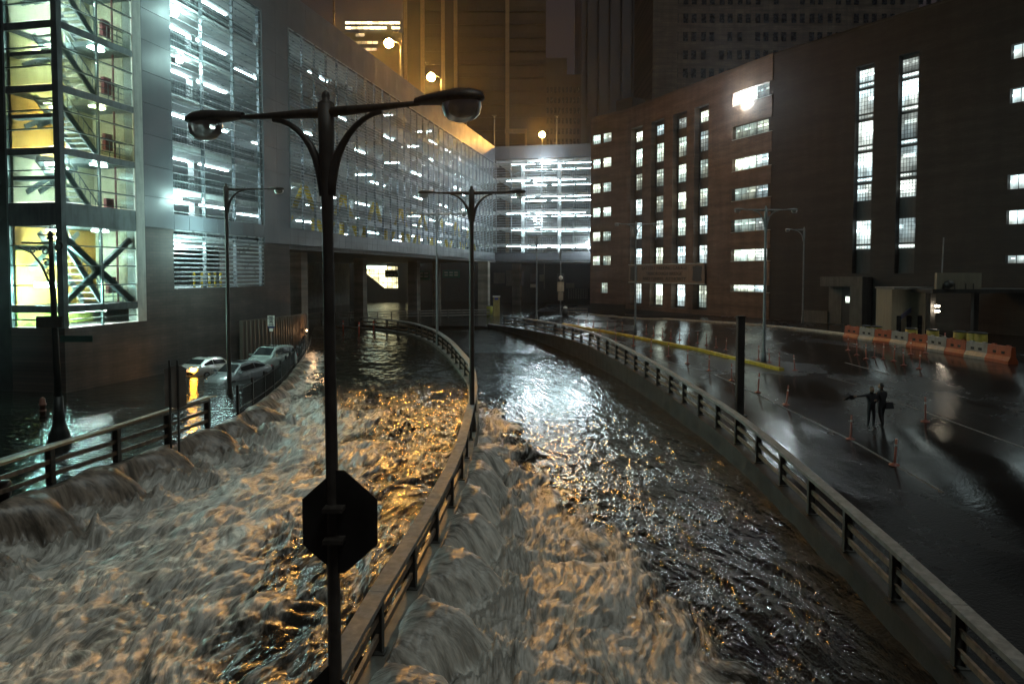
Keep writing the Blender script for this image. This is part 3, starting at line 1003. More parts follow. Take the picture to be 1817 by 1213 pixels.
mb = MB()
mb.bar(G.p(T0+.3, 8.4, -.28), G.p(T1-.15, 4.75, -.28), .26, .36); part('cross_brace', mb, M_stair, tower)
mb = MB().bar(G.p(T0+.3, 4.75, -.30), G.p(T1-.15, 8.4, -.30), .2, .30); part('cross_brace', mb, M_stair, tower)
mb = MB(); fbox(mb, G, T0+.2, T1, 3.5, 4.33, WB-.14, WB); part('inner_wall', mb, mat('lime_wall', (.55,.62,.12), .8), tower)
mb = MB(); fbox(mb, G, T0+1.5, T1-1, 4.2, 4.27, -1.6, -1.3); part('ceiling_lamp', mb, M_tubew, tower)  # lamp added, with the lime wall, to make the base row glow
q = at(75, 505, 1); uq = S.u_of(75, -.5)
zq = S.z_of(75, 505, -.5)
mb = MB(); fbox(mb, S, uq-.5, uq+.5, zq-.12, zq+.12, -.9, -.5); part('bright_lamp', mb, emit_mat('bright_tube', (.66,1.0,.95), 1600), tower)

# ---------------------------------------------------------------- brick garage on the right
P0, P1, P2 = Vector((12.7,119,0)), Vector((17.5,113,0)), Vector((29.5,85,0))
B0 = Frame(P0[:2], (P1-P0)[:2], (-1,-1))
B1 = Frame(P1[:2], (P2-P1)[:2], (-1,-.4))
B2 = Frame(P2[:2], (.6,-1), (-1,-.6))
L0, L1, L2 = (P1-P0).length, (P2-P1).length, 46.0
ROOF = 31.4
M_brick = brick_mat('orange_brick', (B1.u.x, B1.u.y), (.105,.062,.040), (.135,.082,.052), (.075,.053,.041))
M_brick_shade = brick_mat('shaded_brick', (B2.u.x, B2.u.y), (.019,.016,.014), (.027,.022,.019), (.016,.014,.013))  # same brick darkened, the wing's shade put into its colour
M_spandrel = mat('dark_spandrel', (.05,.045,.04), .6)
M_lit = window_mat('lit_window', (.78,1.0,.90), 2.1)
M_lit2 = window_mat('lit_window_cool', (.74,.97,1.0), 2.0)
M_munt = mat('window_bars', (.035,.035,.035), .5)
brickb = thing('brick_garage', 'tall orange brick parking garage with narrow lit windows right of the bridge', 'garage', (P1.x, P1.y, 0))
def wall_cells(fr, L, holes, z0, z1, m, depth, name):
    """wall of one plane with rectangular openings left open"""
    us = sorted({0, L} | {h[0] for h in holes} | {h[1] for h in holes})
    zs = sorted({z0, z1} | {h[2] for h in holes} | {h[3] for h in holes})
    mb = MB()
    for i in range(len(us)-1):
        j = 0
        while j < len(zs)-1:
            def open_(jj):
                uc, zc = (us[i]+us[i+1])/2, (zs[jj]+zs[jj+1])/2
                return any(h[0] < uc < h[1] and h[2] < zc < h[3] for h in holes)
            if open_(j):
                j += 1; continue
            k = j
            while k+1 < len(zs)-1 and not open_(k+1):
                k += 1
            fbox(mb, fr, us[i], us[i+1], zs[j], zs[k+1], -depth, 0)
            j = k+1
    return part(name, mb, m, brickb)
def window(fr, u0, u1, z0, z1, w, m, nu, nz, bar=.035):
    p = piece(fr, 'window', brickb, m, u0, u1, z0, z1, w-.05, w)
    mb = MB()
    for i in range(nu+1):
        u = u0+(u1-u0)*i/nu
        fbox(mb, fr, u-bar/2, u+bar/2, z0, z1, w+.02, w+.05)
    for j in range(nz+1):
        z = z0+(z1-z0)*j/nz
        fbox(mb, fr, u0, u1, z-bar/2, z+bar/2, w+.055, w+.075)
    b = link('window_bars', mb.mesh('window_bars', M_munt), p)
    b.matrix_parent_inverse = (Matrix.Translation(brickb.location) @ Matrix.Translation(p.location) @ Matrix.Rotation(fr.rz, 4, 'Z')).inverted()
    return p
# narrow end face with paired windows
holes0 = []
for z in (27.7, 23.85, 19.95, 16.1, 12.25, 8.4):
    for a, b in ((1050, 1064), (1068, 1083)):
        holes0.append((max(.05, B0.u_of(a)), B0.u_of(b), z-.7, z+.75))
holes0.append((B0.u_of(1066), B0.u_of(1078), 3.3, 4.9))
wall_cells(B0, L0, holes0, -1, ROOF, M_brick, 1.0, 'wall')
for h in holes0:
    window(B0, h[0], h[1], h[2], h[3], -.3, M_lit, 4, 3)
# main face: four tall recessed strips and the long slots
holes1 = []
cols = [(1117.5, 1138), (1153, 1176), (1191, 1215.5), (1229, 1254)]
cu = [(B1.u_of(a), B1.u_of(b)) for a, b in cols]
for a, b in cu:
    holes1.append((a, b, 1.6, 28.2))
slots = [(27.6, .8), (23.5, .8), (19.6, .75), (16.0, .75), (12.2, .75), (8.6, .7), (4.6, .4)]
s0, s1 = B1.u_of(1296), B1.u_of(1365)
for z, h in slots:
    holes1.append((s0, s1, z-h, z+h))
wall_cells(B1, L1, holes1, -1, ROOF, M_brick, .85, 'wall')
strips = [(26.2, 27.6), (22.4, 25.0), (18.9, 21.3), (15.2, 17.5), (11.6, 14.0), (7.7, 10.1), (1.9, 4.85)]
for a, b in cu:
    mb = MB(); fbox(mb, B1, a-.1, b+.1, 1, 28.6, -1.4, -.87); part('spandrel', mb, M_spandrel, brickb)
    for z0, z1 in strips:
        window(B1, a+.45*(b-a)*.3, b-.05, z0, z1, -.80, M_lit2 if random.random() < .5 else M_lit, 5, 5 if z1-z0 > 2 else 3, .05)
for i, (z, h) in enumerate(slots):
    mid = s0+(s1-s0)*.55
    window(B1, s0, mid, z-h, z+h, -.55, M_lit, 3, 2, .04)
    window(B1, mid, s1, z-h, z+h, -.62, M_lit2 if i not in (1,) else M_lit, 3, 4, .05)
    mb = MB(); fbox(mb, B1, s0-.05, s1+.05, z-h-.06, z-h-.005, -.5, .04); part('window_sill', mb, M_stone, brickb)
# name panel
zs0, zs1 = 5.1, 7.66
sp0, sp1 = B1.u_of(1117), B1.u_of(1251)
M_plaque = mat('stone_plaque', (.19,.13,.09), .7, var=.15)
mb = MB(); fbox(mb, B1, sp0, sp1, zs0, zs1, .01, .16)
plaque = part('name_panel', mb, M_plaque, brickb)
mb = MB(); fbox(mb, B1, sp0-.05, sp1+.05, zs1, zs1+.1, .0, .22); fbox(mb, B1, sp0-.05, sp1+.05, zs0-.1, zs0, .0, .22); part('panel_border', mb, M_stone, plaque)
M_letter = mat('dark_letters', (.03,.025,.02), .5)
for e0, e1 in ((.025, .135), (.865, .975)):
    a, b = sp0+(sp1-sp0)*e0, sp0+(sp1-sp0)*e1
    c = [(a+(b-a)*x, zs0+.2+(zs1-zs0-.4)*y) for x, y in ((0,.06),(.5,0),(1,.06),(.93,.3),(1,.94),(.5,1),(0,.94),(.07,.7))]
    mb = MB().prism(c, lambda u, z, w: B1.p(u, z, w), .165, .20); part('carved_shield', mb, M_letter, plaque)
def text(body, fr, uc, zc, size, w, m, parent, name='lettering', sx=1.0):
    cu_ = bpy.data.curves.new(name, 'FONT')
    cu_.body = body; cu_.size = size; cu_.align_x = 'CENTER'; cu_.align_y = 'CENTER'; cu_.extrude = .02; cu_.space_character = 1.08
    cu_.materials.append(m)
    tmp = bpy.data.objects.new(name, cu_); C.objects.link(tmp)
    me = bpy.data.meshes.new_from_object(tmp.evaluated_get(bpy.context.evaluated_depsgraph_get()))
    bpy.data.objects.remove(tmp); bpy.data.curves.remove(cu_)
    o = bpy.data.objects.new(name, me); C.objects.link(o)
    o.parent = parent
    off = Vector((0,0,0)); p = parent
    while p is not None:
        off += p.location; p = p.parent
    # text x axis must run left to right as seen from outside the wall
    right = fr.u if fr.u.cross(Vector((0,0,1))).dot(fr.n) > 0 else -fr.u
    o.rotation_euler = (R(90), 0, math.atan2(right.y, right.x))
    o.scale = (sx, 1, 1)
    o.location = fr.p(uc, zc, w)-off
    return o
uc = (sp0+sp1)/2
wid = (sp1-sp0)
text('BATTERY PARKING GARAGE', B1, uc, zs0+2.02, .72, .175, M_letter, plaque, sx=wid*.56/8.2*.9)
text('TRIBOROUGH BRIDGE', B1, uc, zs0+1.24, .72, .175, M_letter, plaque, sx=wid*.56/8.2*.9)
text('AND TUNNEL AUTHORITY', B1, uc, zs0+.5, .72, .175, M_letter, plaque, sx=wid*.56/8.2*.9)
# dark right wing
holes2 = []
tall = []
for a, b in ((1511, 1543), (1586, 1621)):
    tall.append((B2.u_of(a), B2.u_of(b)))
    holes2.append((tall[-1][0], tall[-1][1], 6.4, 27.4))
edge_w = [(25.2, .62), (21.5, .62), (14.2, .62), (11.2, .6), (7.6, .35)]
e0, e1 = B2.u_of(1782), L2
for z, h in edge_w:
    holes2.append((e0, e1, z-h, z+h))
wall_cells(B2, L2, holes2, -1, ROOF, M_brick_shade, .6, 'wall')
for j, (a, b) in enumerate(tall):
    mb = MB(); fbox(mb, B2, a-.1, b+.1, 6, 27.6, -1.2, -.62); part('spandrel', mb, M_spandrel, brickb)
    z = 27.0
    for k in range(6):
        top_, bot = z, z-(2.35 if k else 1.2)
        if k != 4:
            window(B2, a+.12, b-.04, bot, top_, -.50, M_lit2, 6, 6 if k else 3, .028)
            window(B2, a+.12, b-.04, bot-.55, bot-.18, -.50, M_lit2, 6, 1, .028)
        else:
            window(B2, a+.12, b-.04, bot+.7, top_, -.50, M_lit2, 6, 5, .05)
        z = bot-.55-.28-(.5 if k == 4 else 0)
for z, h in edge_w:
    window(B2, e0, e1, z-h, z+h, -.45, M_lit2, 30, 1, .05)
mb = MB()
pts = [P0, P1, P2, B2.p(L2, 0), B2.p(L2, 0)+Vector((40, 25, 0)), P0+Vector((30, 40, 0))]
mb.prism([(p.x, p.y) for p in pts], lambda a, b, t: (a, b, t), ROOF-.3, ROOF-.1)
part('roof', mb, M_spandrel, brickb)
mb = MB().box(B0.p(L0*.75, ROOF+1.0, -3), (3.4, 3, 2.2), B0.rz); part('roof_hut', mb, M_brick_shade, brickb)
mb = MB(); fbox(mb, B1, 0, L1, .2, 1.0, .0, .14); fbox(mb, B0, 0, L0, .0, 1.6, .0, .12); part('plinth', mb, M_brick_shade, brickb)
# dazzling lamp in the top slot
uq = B1.u_of(1318); zq = B1.z_of(1318, 181)
mb = MB().lathe([(.001,-.5), (.38,-.36), (.5,0), (.38,.36), (.001,.5)], 14, B1.p(uq, zq, -.15)); part('flood_light', mb, emit_mat('dazzling_lens', (.84,.95,1), 800), brickb, True)
L = bpy.data.lights.new('slot_bulb', 'POINT'); L.energy = 700; L.color = (.70,.90,1); L.shadow_soft_size = .4
lo = bpy.data.objects.new('slot_bulb', L); C.objects.link(lo); lo.location = B1.p(uq, zq, 2.2)

# ---------------------------------------------------------------- skyline
M_tw1 = mat('brown_tower', (.055,.043,.034), .5, var=.25, scale=.1)
M_tw1b = mat('brown_spandrel', (.042,.034,.028), .4)
M_tw1s = mat('brown_tower_pier', (.26,.19,.12), .6, var=.15)
M_tw2 = mat('dark_tower', (.055,.045,.04), .5, var=.3, scale=.1)
M_tw3 = mat('slate_tower', (.10,.095,.11), .5, var=.15, scale=.05)
M_tw4 = brick_mat('apartment_brick', (1, 0), (.10,.070,.048), (.12,.085,.058), (.075,.058,.046), 1.6, .6)
M_win_dk = mat('dark_window', (.015,.017,.025), .25, var=.4)
M_strip = emit_mat('office_strip', (1.0,.86,.50), 3.2, .5, .12)
M_stripd = emit_mat('office_window', (1.0,.80,.45), .9, .6, .15)
def tower_block(name, label, px0, px1, Y, ztop, m, depth=30, cat='skyscraper'):
    a, b = at(px0, 480, Y), at(px1, 480, Y)
    t = thing(name, label, cat, ((a.x+b.x)/2, Y, 0))
    part('wall', MB().box(((a.x+b.x)/2, Y+depth/2, ztop/2-1), (b.x-a.x, depth, ztop+2)), m, t)
    fr = Frame((a.x, Y), (1, 0), (0, -1))
    return t, fr
t1, f1 = tower_block('office_tower', 'brown office tower with pale vertical stripes lit orange by the roof lamps', 718, 968, 210, 130, M_tw1)
for px, w in ((720, .9), (749, 1.1), (785, 1.0), (807, 1.0), (897, 1.1)):
    u = f1.u_of(px); piece(f1, 'pier', t1, M_tw1s, u, u+w, 0, 130, 0, .8)
for k in range(26):
    z = 32+k*3.7
    piece(f1, 'spandrel', t1, M_tw1b, f1.u_of(902), f1.u_of(965), z, z+1.3, .003, .2)
    piece(f1, 'spandrel', t1, M_tw1b, f1.u_of(757), f1.u_of(784), z, z+1.3, .003, .2)
    piece(f1, 'spandrel', t1, M_tw1b, f1.u_of(815), f1.u_of(896), z, z+1.3, .003, .2)
u = f1.u_of(896)
mb = MB(); fbox(mb, f1, u, f1.u_of(935), 46, 47.2, .2, .9); fbox(mb, f1, f1.u_of(931), f1.u_of(935), 30, 46, .2, .9); part('portal_frame', mb, M_tw1s, t1)
t2, f2 = tower_block('office_building', 'distant office building with two bright yellow bands of windows at its top', 609, 716, 330, 113, M_tw2)
for i, (py, a, b, m) in enumerate(((41, 617, 713, M_strip), (50, 617, 690, M_strip), (50, 698, 713, M_strip), (62, 640, 683, M_stripd), (63, 635, 650, M_stripd), (76, 616, 684, M_stripd), (88, 632, 672, M_stripd))):
    za = f2.z_of(650, py)
    ua, ub = f2.u_of(a), f2.u_of(b)
    n = max(2, int((ub-ua)/2.4))
    for j in range(n):
        if m is M_stripd and random.random() < .25:
            continue
        piece(f2, 'window', t2, m, ua+(ub-ua)*j/n+.1, ua+(ub-ua)*(j+1)/n-.1, za-.55, za+.55, .0, .1)
mb = MB(); fbox(mb, f2, f2.u_of(640), f2.u_of(700), 112, 118, -20, -1); part('roof_plant', mb, M_tw2, t2)
t3, f3 = tower_block('stepped_building', 'dark stepped office block between the brown and slate towers', 964, 1030, 260, 76, M_tw2)
mb = MB(); fbox(mb, f3, f3.u_of(968), f3.u_of(1005), 76, 82, -18, -1); part('roof_step', mb, M_tw2, t3)
for k in range(12):
    for j in range(9):
        u = f3.u_of(969)+j*1.35
        piece(f3, 'window', t3, M_win_dk, u, u+.8, 30+k*3.6, 32+k*3.6, .0, .08)
t4, f4 = tower_block('slate_tower', 'tall slate grey tower with a pale right edge, partly lost in mist', 1030, 1153, 280, 170, M_tw3)
for px in (1040, 1060, 1080, 1100, 1120, 1136):
    u = f4.u_of(px); piece(f4, 'pier', t4, M_tw3, u, u+1.2, 0, 170, 0, .7)
u = f4.u_of(1147); piece(f4, 'pale_edge', t4, M_stone, u, u+.9, 0, 170, 0, 1.2)
t5, f5 = tower_block('apartment_house', 'brown brick apartment house with rows of dark paired windows', 1156, 1620, 190, 118, M_tw4, cat='building')
for k in range(13):
    z = 38+k*4.6
    for j in range(17):
        for s_ in (0, 2.1):
            u = 3+j*4.6+s_-.9*(k % 2 == 0)*0
            if random.random() < .86:
                piece(f5, 'window', t5, M_win_dk, u, u+1.25, z, z+2.3, .0, .06)
mb = MB(); fbox(mb, f5, -.3, 6, 0, 96, .01, .9); part('wing', mb, M_tw4, t5)

# ---------------------------------------------------------------- street lamps
M_pole_dk = mat('dark_pole', (.042,.034,.029), .5, .2, var=.3, scale=4)
M_pole = mat('grey_pole', (.20,.21,.21), .45, .4, var=.25, scale=4)
M_bowl = glass_mat('lamp_bowl', (.72,.70,.66), .55, .3)
M_refl = mat('lamp_reflector', (.42,.40,.36), .4, .5)
def head_parts(root, x0, sgn, z, m, sc=1.0):
    """long cast housing with a glass bowl under its outer end"""
    mb = MB()
    st = [(0,.05,.05),(.10,.09,.07),(.28,.13,.09),(.48,.165,.11),(.64,.15,.10),(.74,.09,.06),(.77,.01,.01)]
    o = len(mb.v); n = 12
    for x, w, h in st:
        for k in range(n):
            t = 2*math.pi*k/n
            zz = math.sin(t)*h*(1.0 if math.sin(t) > 0 else .45)
            mb.v.append(((x0+x*sc)*sgn, math.cos(t)*w*sc, z+.02+zz*sc))
    for i in range(len(st)-1):
        for k in range(n):
            f = (o+i*n+k, o+i*n+(k+1)%n, o+(i+1)*n+(k+1)%n, o+(i+1)*n+k)
            mb.f.append(f if sgn > 0 else f[::-1])
    hd = part('lamp_head', mb, m, root, True, world=False)
    mb = MB(); o = 0; rings = [(.145,0),(.15,-.05),(.135,-.12),(.10,-.17),(.05,-.195),(.004,-.2)]
    for r, dz in rings:
        for k in range(14):
            t = 2*math.pi*k/14
            mb.v.append(((x0+.52*sc+math.cos(t)*r*1.45*sc)*sgn, math.sin(t)*r*sc, z-.03+dz*sc))
    for i in range(len(rings)-1):
        for k in range(14):
            mb.f.append((i*14+k, i*14+(k+1)%14, (i+1)*14+(k+1)%14, (i+1)*14+k))
    part('glass_bowl', mb, M_bowl, hd, True, world=False)
    mb = MB().lathe([(.03,-.12),(.05,-.06),(.03,0)], 8, ((x0+.5*sc)*sgn, 0, z-.02)); part('bulb', mb, M_refl, hd, True, world=False)

def street_lamp(label, loc, H, rz, m, sides=(-1, 1), arm=1.62, r=.105, group='tall street lamps', sc=1.0, bulb=None):
    t = thing('street_lamp', label, 'street lamp', loc, rz, group)
    mb = MB().tube([(0,0,0),(0,0,.5),(0,0,.9),(0,0,H-2.0),(0,0,H-1.45),(0,0,H-1.0),(0,0,H-.55),(0,0,H-.1)],
                   [r*1.9, r*1.7, r*1.15, r*.9, r*1.0, r*1.25, r*1.3, r*1.35], 10)
    part('pole', mb, m, t, True, world=False)
    part('finial', MB().lathe([(r*1.25,0),(r*1.3,.04),(r*.6,.08),(r*.7,.14),(r*.55,.19),(.005,.23)], 10, (0,0,H-.12)), m, t, True, world=False)
    for s in sides:
        mb = MB()
        pts = [(s*x, 0, H-.22+.02*x) for x in np.linspace(.05, arm, 6)]
        mb.tube(pts, [.08,.072,.062,.052,.042,.038], 8)
        part('arm', mb, m, t, True, world=False)
        cr = [(s*(.05+.92*(1-math.cos(a))), 0, H-1.5+1.24*math.sin(a)) for a in np.linspace(.05, 1.5, 10)]
        part('bracket', MB().tube(cr, [.075,.085,.08,.068,.058,.05,.046,.042,.04,.038], 8), m, t, True, world=False)
        head_parts(t, arm-.06, s, H-.2, m, sc)
    return t
def lamp_on(px, py, Y, base_z):
    p = at(px, py, Y)
    return Vector((p.x, p.y, base_z)), p.z-base_z
loc, Hh = lamp_on(584.5, 152, 10.9, -1.2)
near_lamp = street_lamp('huge dark twin-arm street lamp close to the camera, its pole crossing the frame', loc, Hh-.17, R(-17), M_pole_dk, arm=1.5, r=.092, sc=1.34)
near_lamp.rotation_euler.y = R(-.35)
loc, Hh = lamp_on(845, 338, 31.6, -.6); loc.x = float(c_x(31.6))+.05
street_lamp('dark twin-arm lamp on the centre wall where the falls begin', loc, Hh+.1, R(-4), M_pole_dk, r=.10)
loc, Hh = lamp_on(766, 378, 63, -.3); loc.x = float(c_x(63))-.1
street_lamp('grey twin-arm lamp on the curving centre railing, before the louvres', loc, Hh+.1, R(-2), M_pole, r=.1, sc=1.2, arm=1.8)
for px, py, bx, by, lb in ((952, 420, 952, 566, 'slim twin-arm lamp where the right railing begins, before the floodlit corner'),
                       (1128, 396, 1127, 590, 'twin-arm lamp on the plaza before the name panel'),
                       (1358, 370, 1355, 641, 'pale twin-arm lamp at the end of the yellow kerb')):
    g = on_plaza(bx, by)
    top_ = at(px, py, g.y)
    street_lamp(lb, g, top_.z-g.z+.1, R(3), M_pole, r=.1)
p = at(401, 332, 38.5)
street_lamp('single-arm lamp rising from the flood beside the silver sedan', (p.x, p.y, -.4), p.z+.5, R(4), M_pole_dk, sides=(1,), arm=2.2, r=.1, sc=1.1)
g = on_z(1424, 571, 1.1); g = Vector((at(1424, 571, 77).x, 77, 1.1)); top_ = at(1428, 404, 77)
street_lamp('thin single-arm lamp against the dark brick wing', g, top_.z-g.z, R(170), M_pole, sides=(1,), arm=1.2, r=.08)
p = at(995, 445, 112); 
sl = street_lamp('slender orange-lit lamp carrying parking signs near the brick corner', (p.x, p.y, .02), p.z+.2, R(180), M_pole, sides=(1,), arm=2.0, r=.08)

# lit sodium lamps on the garage roof
M_sod = emit_mat('sodium_bulb', (1.0,.46,.08), 1900)
def roof_lamp(label, px, py, Y, bx, lit, power=0):
    p = at(px, py, Y); b = at(bx, py, Y)
    t = thing('roof_lamp', label, 'street lamp', (b.x, Y, 29.6), group='lamps on the garage roof')
    hh = p.z-29.6
    part('pole', MB().tube([(0,0,0),(0,0,hh*.75),(0,0,hh-.3)], [.14,.11,.08], 8), M_pole, t, True, world=False)
    dx = p.x-b.x
    if abs(dx) > .2:
        part('arm', MB().tube([(0,0,hh-.35),(dx*.3,0,hh+.1),(dx*.7,0,hh+.3)], .06, 6), M_pole, t, True, world=False)
    part('lamp_head', MB().box((dx,0,hh+.34), (.9,.45,.2)), M_house, t, world=False)
    r = .50 if lit else .2
    if lit:      # dish added to throw the light at the ramps, off the brick garage
        aim = (Vector((-8, 27, 0))-Vector((b.x+dx, Y, 29.6+hh))).normalized()
        c = Vector((dx, 0, hh))
        part('dish', MB().tube([c-aim*.45, c-aim*.12, c+aim*.02], [.15,.56,.62], 16), M_house, t, True, world=False)
        part('lens', MB().tube([c+aim*.03, c+aim*.06, c+aim*.14], [.58,.56,.30], 16), M_sod, t, True, world=False)
    else:
        part('lens', MB().lathe([(.001,-r),(r*.8,-r*.6),(r,0),(r*.8,r*.4),(.001,r*.6)], 12, (dx,0,hh)), M_refl, t, True, world=False)
    if lit:
        L = bpy.data.lights.new('sodium_bulb', 'POINT'); L.energy = power*.04; L.color = (1,.52,.14); L.shadow_soft_size = .5
        lo = bpy.data.objects.new('sodium_bulb', L); C.objects.link(lo); lo.parent = t; lo.location = (dx, -1.0, hh-.1)
        L = bpy.data.lights.new('sodium_beam', 'SPOT'); L.energy = power; L.color = (1,.50,.13); L.shadow_soft_size = .5
        L.spot_size, L.spot_blend = R(18), .95          # narrow spot added to keep the amber light on the ramps
        lo = bpy.data.objects.new('sodium_beam', L); C.objects.link(lo); lo.parent = t; lo.location = (dx, -1.0, hh-.1)
        aim = Vector((-7, 28, 0))-(t.location+lo.location)
        lo.rotation_euler = aim.to_track_quat('-Z', 'Y').to_euler()
roof_lamp('leftmost lit sodium lamp on the garage roof, brightest orange', 690, 77, 95, 711, True, 34000)
roof_lamp('lit sodium lamp on the garage roof above the near lamp head', 765, 137, 108, 783, True, 34000)
roof_lamp('lit sodium lamp on the roof corner before the brown tower', 962, 239, 150, 962, True, 12000)
for px, Y, lb in ((827, 122, 'unlit lamp on the roof parapet beside the near lamp head'), (877, 146, 'unlit thin lamp at the roof corner'), (988, 150, 'unlit thin lamp right of the lit roof corner lamp')):
    roof_lamp(lb, px, 208, Y, px, False)
p = at(592, 0, 78)
part_root = thing('roof_mast', 'thin dark mast on the garage roof left of the lit lamps', 'mast', (p.x, 78, 29.6))
part('mast', MB().tube([(0,0,0),(0,0,14)], [.12,.05], 6), M_pole_dk, part_root, True, world=False)
part('mast_collar', MB().tube([(0,0,4),(0,0,4.25)], [.17,.17], 8), M_pole_dk, part_root, world=False)

# ornate lamp post in the left flood
p = on_z(106, 785, 0.05)
orn = thing('ornate_lamp_post', 'black ornate cast-iron lamp post with scrolled bracket in the left flood', 'lamp post', (p.x, p.y, -.1))
M_iron = mat('cast_iron', (.010,.014,.013), .45, .2)
tp = at(84, 402, p.y).z+.1
part('base', MB().lathe([(.42,0),(.42,.25),(.36,.35),(.38,.5),(.26,.7),(.2,1.0),(.22,1.1),(.17,1.3),(.15,1.9)], 12), M_iron, orn, True, world=False)
part('pole', MB().tube([(0,0,1.8),(-.05,0,3.5),(-.12,0,tp-1.4),(-.14,0,tp-.4)], [.13,.12,.09,.07], 10), M_iron, orn, True, world=False)
part('finial', MB().lathe([(.07,0),(.15,.06),(.08,.14),(.12,.22),(.05,.32),(.03,.42),(.005,.55)], 10, (-.14,0,tp-.5)), M_iron, orn, True, world=False)
def scroll(cx_, cz, r0, turns, a0, sg):
    pts = []
    for k in range(26):
        f = k/25
        a = a0+sg*f*turns*2*math.pi
        r = r0*(1-f*.85)
        pts.append((cx_+r*math.cos(a), 0, cz+r*math.sin(a)))
    return MB().tube(pts, .03, 6)
zb2 = tp-.62
part('arm', MB().tube([(-.14,0,zb2),(-1.2,0,zb2+.03)], .045, 6), M_iron, orn, True, world=False)
part('brace', MB().tube([(-.1,0,zb2-2.0),(-.25,0,zb2-1.4),(-.5,0,zb2-.8),(-.85,0,zb2-.35),(-1.35,0,zb2-.12)], [.05,.045,.04,.035,.03], 6), M_iron, orn, True, world=False)
for a in ((-.78,-.26,.15,1.2,0,1),(-.36,-.28,.20,1.3,3,-1),(-.30,-.72,.17,1.2,2.5,-1),(-.24,-1.08,.10,1.1,2,-1),(.12,-.12,.2,1.1,1.2,-1)):
    part('scroll', scroll(a[0], zb2+a[1], *a[2:]), M_iron, orn, True, world=False)
M_signdk = mat('sign_back', (.035,.033,.030), .5, .3)
a = at(89, 571, p.y-.1); part('sign_plate', MB().box((a.x-p.x, -.14, a.z+.1), (.98,.03,.44)), M_signdk, orn, world=False)
a = at(136, 601, p.y-.1); part('street_name_sign', MB().box((a.x-p.x, -.10, a.z+.1), (1.2,.03,.24)), mat('sign_green_dark', (.01,.04,.03), .5), orn, world=False)

# ---------------------------------------------------------------- signs
def plate_sign(name, label, poly, fr_p, thick, m, cat='sign'):
    pass
# eight-sided sign back on the near pole
M_octo = mat('sign_metal_back', (.012,.010,.009), .55, .3, var=.3)
pc = at(600, 930, 10.74)
hw, hh = 68/1300*10.74, 95/1300*10.74
octo = [(-hw,-hh*.44),(-hw*.12,-hh),(hw*.12,-hh),(hw,-hh*.44),(hw,hh*.44),(hw*.12,hh),(-hw*.12,hh),(-hw,hh*.44)]
mb = MB().prism(octo, lambda a, b, t: (a, t, b), .11, .135)
sg = thing('sign_panel', 'dark back of an elongated eight-sided sign on the near pole', 'sign', (pc.x, pc.y, pc.z))
part('panel', mb, M_octo, sg, world=False)
part('clamp', MB().box((-.06,.0,hh*.3), (.30,.24,.06)).box((-.06,.0,-hh*.3), (.30,.24,.06)), M_pole_dk, sg, world=False)
pc = at(578, 1207, 10.74)
sg = thing('sign_panel', 'dark corner of a small diamond sign at the very bottom of the near pole', 'sign', (pc.x, pc.y, pc.z-.2))
part('panel', MB().prism([(-.36,0),(0,-.36),(.36,0),(0,.36)], lambda a, b, t: (a, t, b), .11, .135), M_octo, sg, world=False)
part('clamp', MB().box((.1,.02,0), (.30,.24,.06)), M_pole_dk, sg, world=False)
# scalloped sign back on the left railing
M_alum = mat('sign_aluminium', (.20,.18,.16), .5, .3)
pc = at(311, 686, 26.6)
sg = thing('sign_panel', 'grey back of a tall sign with bent edges standing at the left railing', 'sign', (pc.x, pc.y, .05))
poly = [(-.40,-.72),(-.38,-.4),(-.43,-.05),(-.38,.3),(-.42,.62),(-.2,.74),(.2,.80),(.42,.66),(.38,.3),(.43,0),(.38,-.35),(.42,-.66),(.1,-.8)]
zc = pc.z-.05
part('panel', MB().prism(poly, lambda a, b, t: (a, t, b+zc), 0, .03), M_alum, sg, world=False)
for x in (-.17, .12):
    part('post', MB().box((x, -.05, zc/2+.3), (.06,.06,zc+1.35)), M_signdk, sg, world=False)
# white parking sign on the curved wall
M_white = mat('sign_white', (.72,.66,.58), .5, var=.08)
M_ink = mat('sign_ink', (.02,.02,.03), .5)
M_blue = mat('sign_blue', (.02,.03,.10), .5)
Y = 55.0
pc = at(481, 569, Y)
sg = thing('parking_sign', 'small white no-standing sign with round symbol above the parked cars', 'sign', (pc.x, pc.y, .05))
zc = pc.z-.05
plate = part('plate', MB().box((0,0,zc), (.52,.03,.80)), M_white, sg, world=False)
part('blue_band', MB().box((0,0,zc-.48), (.52,.03,.12)), M_blue, sg, world=False)
part('small_plate', MB().box((0,0,zc-.68), (.26,.03,.22)), M_white, sg, world=False)
part('post', MB().tube([(0,.05,-.3),(0,.05,zc+.3)], .035, 6), M_pole, sg, world=False)
fr = Frame((pc.x, pc.y), (1,0), (0,-1))
text('NO', fr, 0, pc.z+.28, .17, .03, M_ink, plate)
text('STANDING', fr, 0, pc.z+.17, .11, .03, M_ink, plate, sx=.8)
ring = [(math.cos(a)*.15, math.sin(a)*.15) for a in np.linspace(0, 2*math.pi, 20)]
part('symbol_ring', MB().tube([(x, -.03, zc-.05+z) for x, z in ring], .015, 5), M_ink, plate, world=False)
part('symbol', MB().box((0,-.025,zc-.08), (.16,.012,.06)).bar((-.06,-.025,zc-.05), (.05,-.025,zc+.04), .012, .03), M_ink, plate, world=False)
text('ANYTIME', fr, 0, pc.z-.30, .11, .03, M_ink, plate, sx=.8)
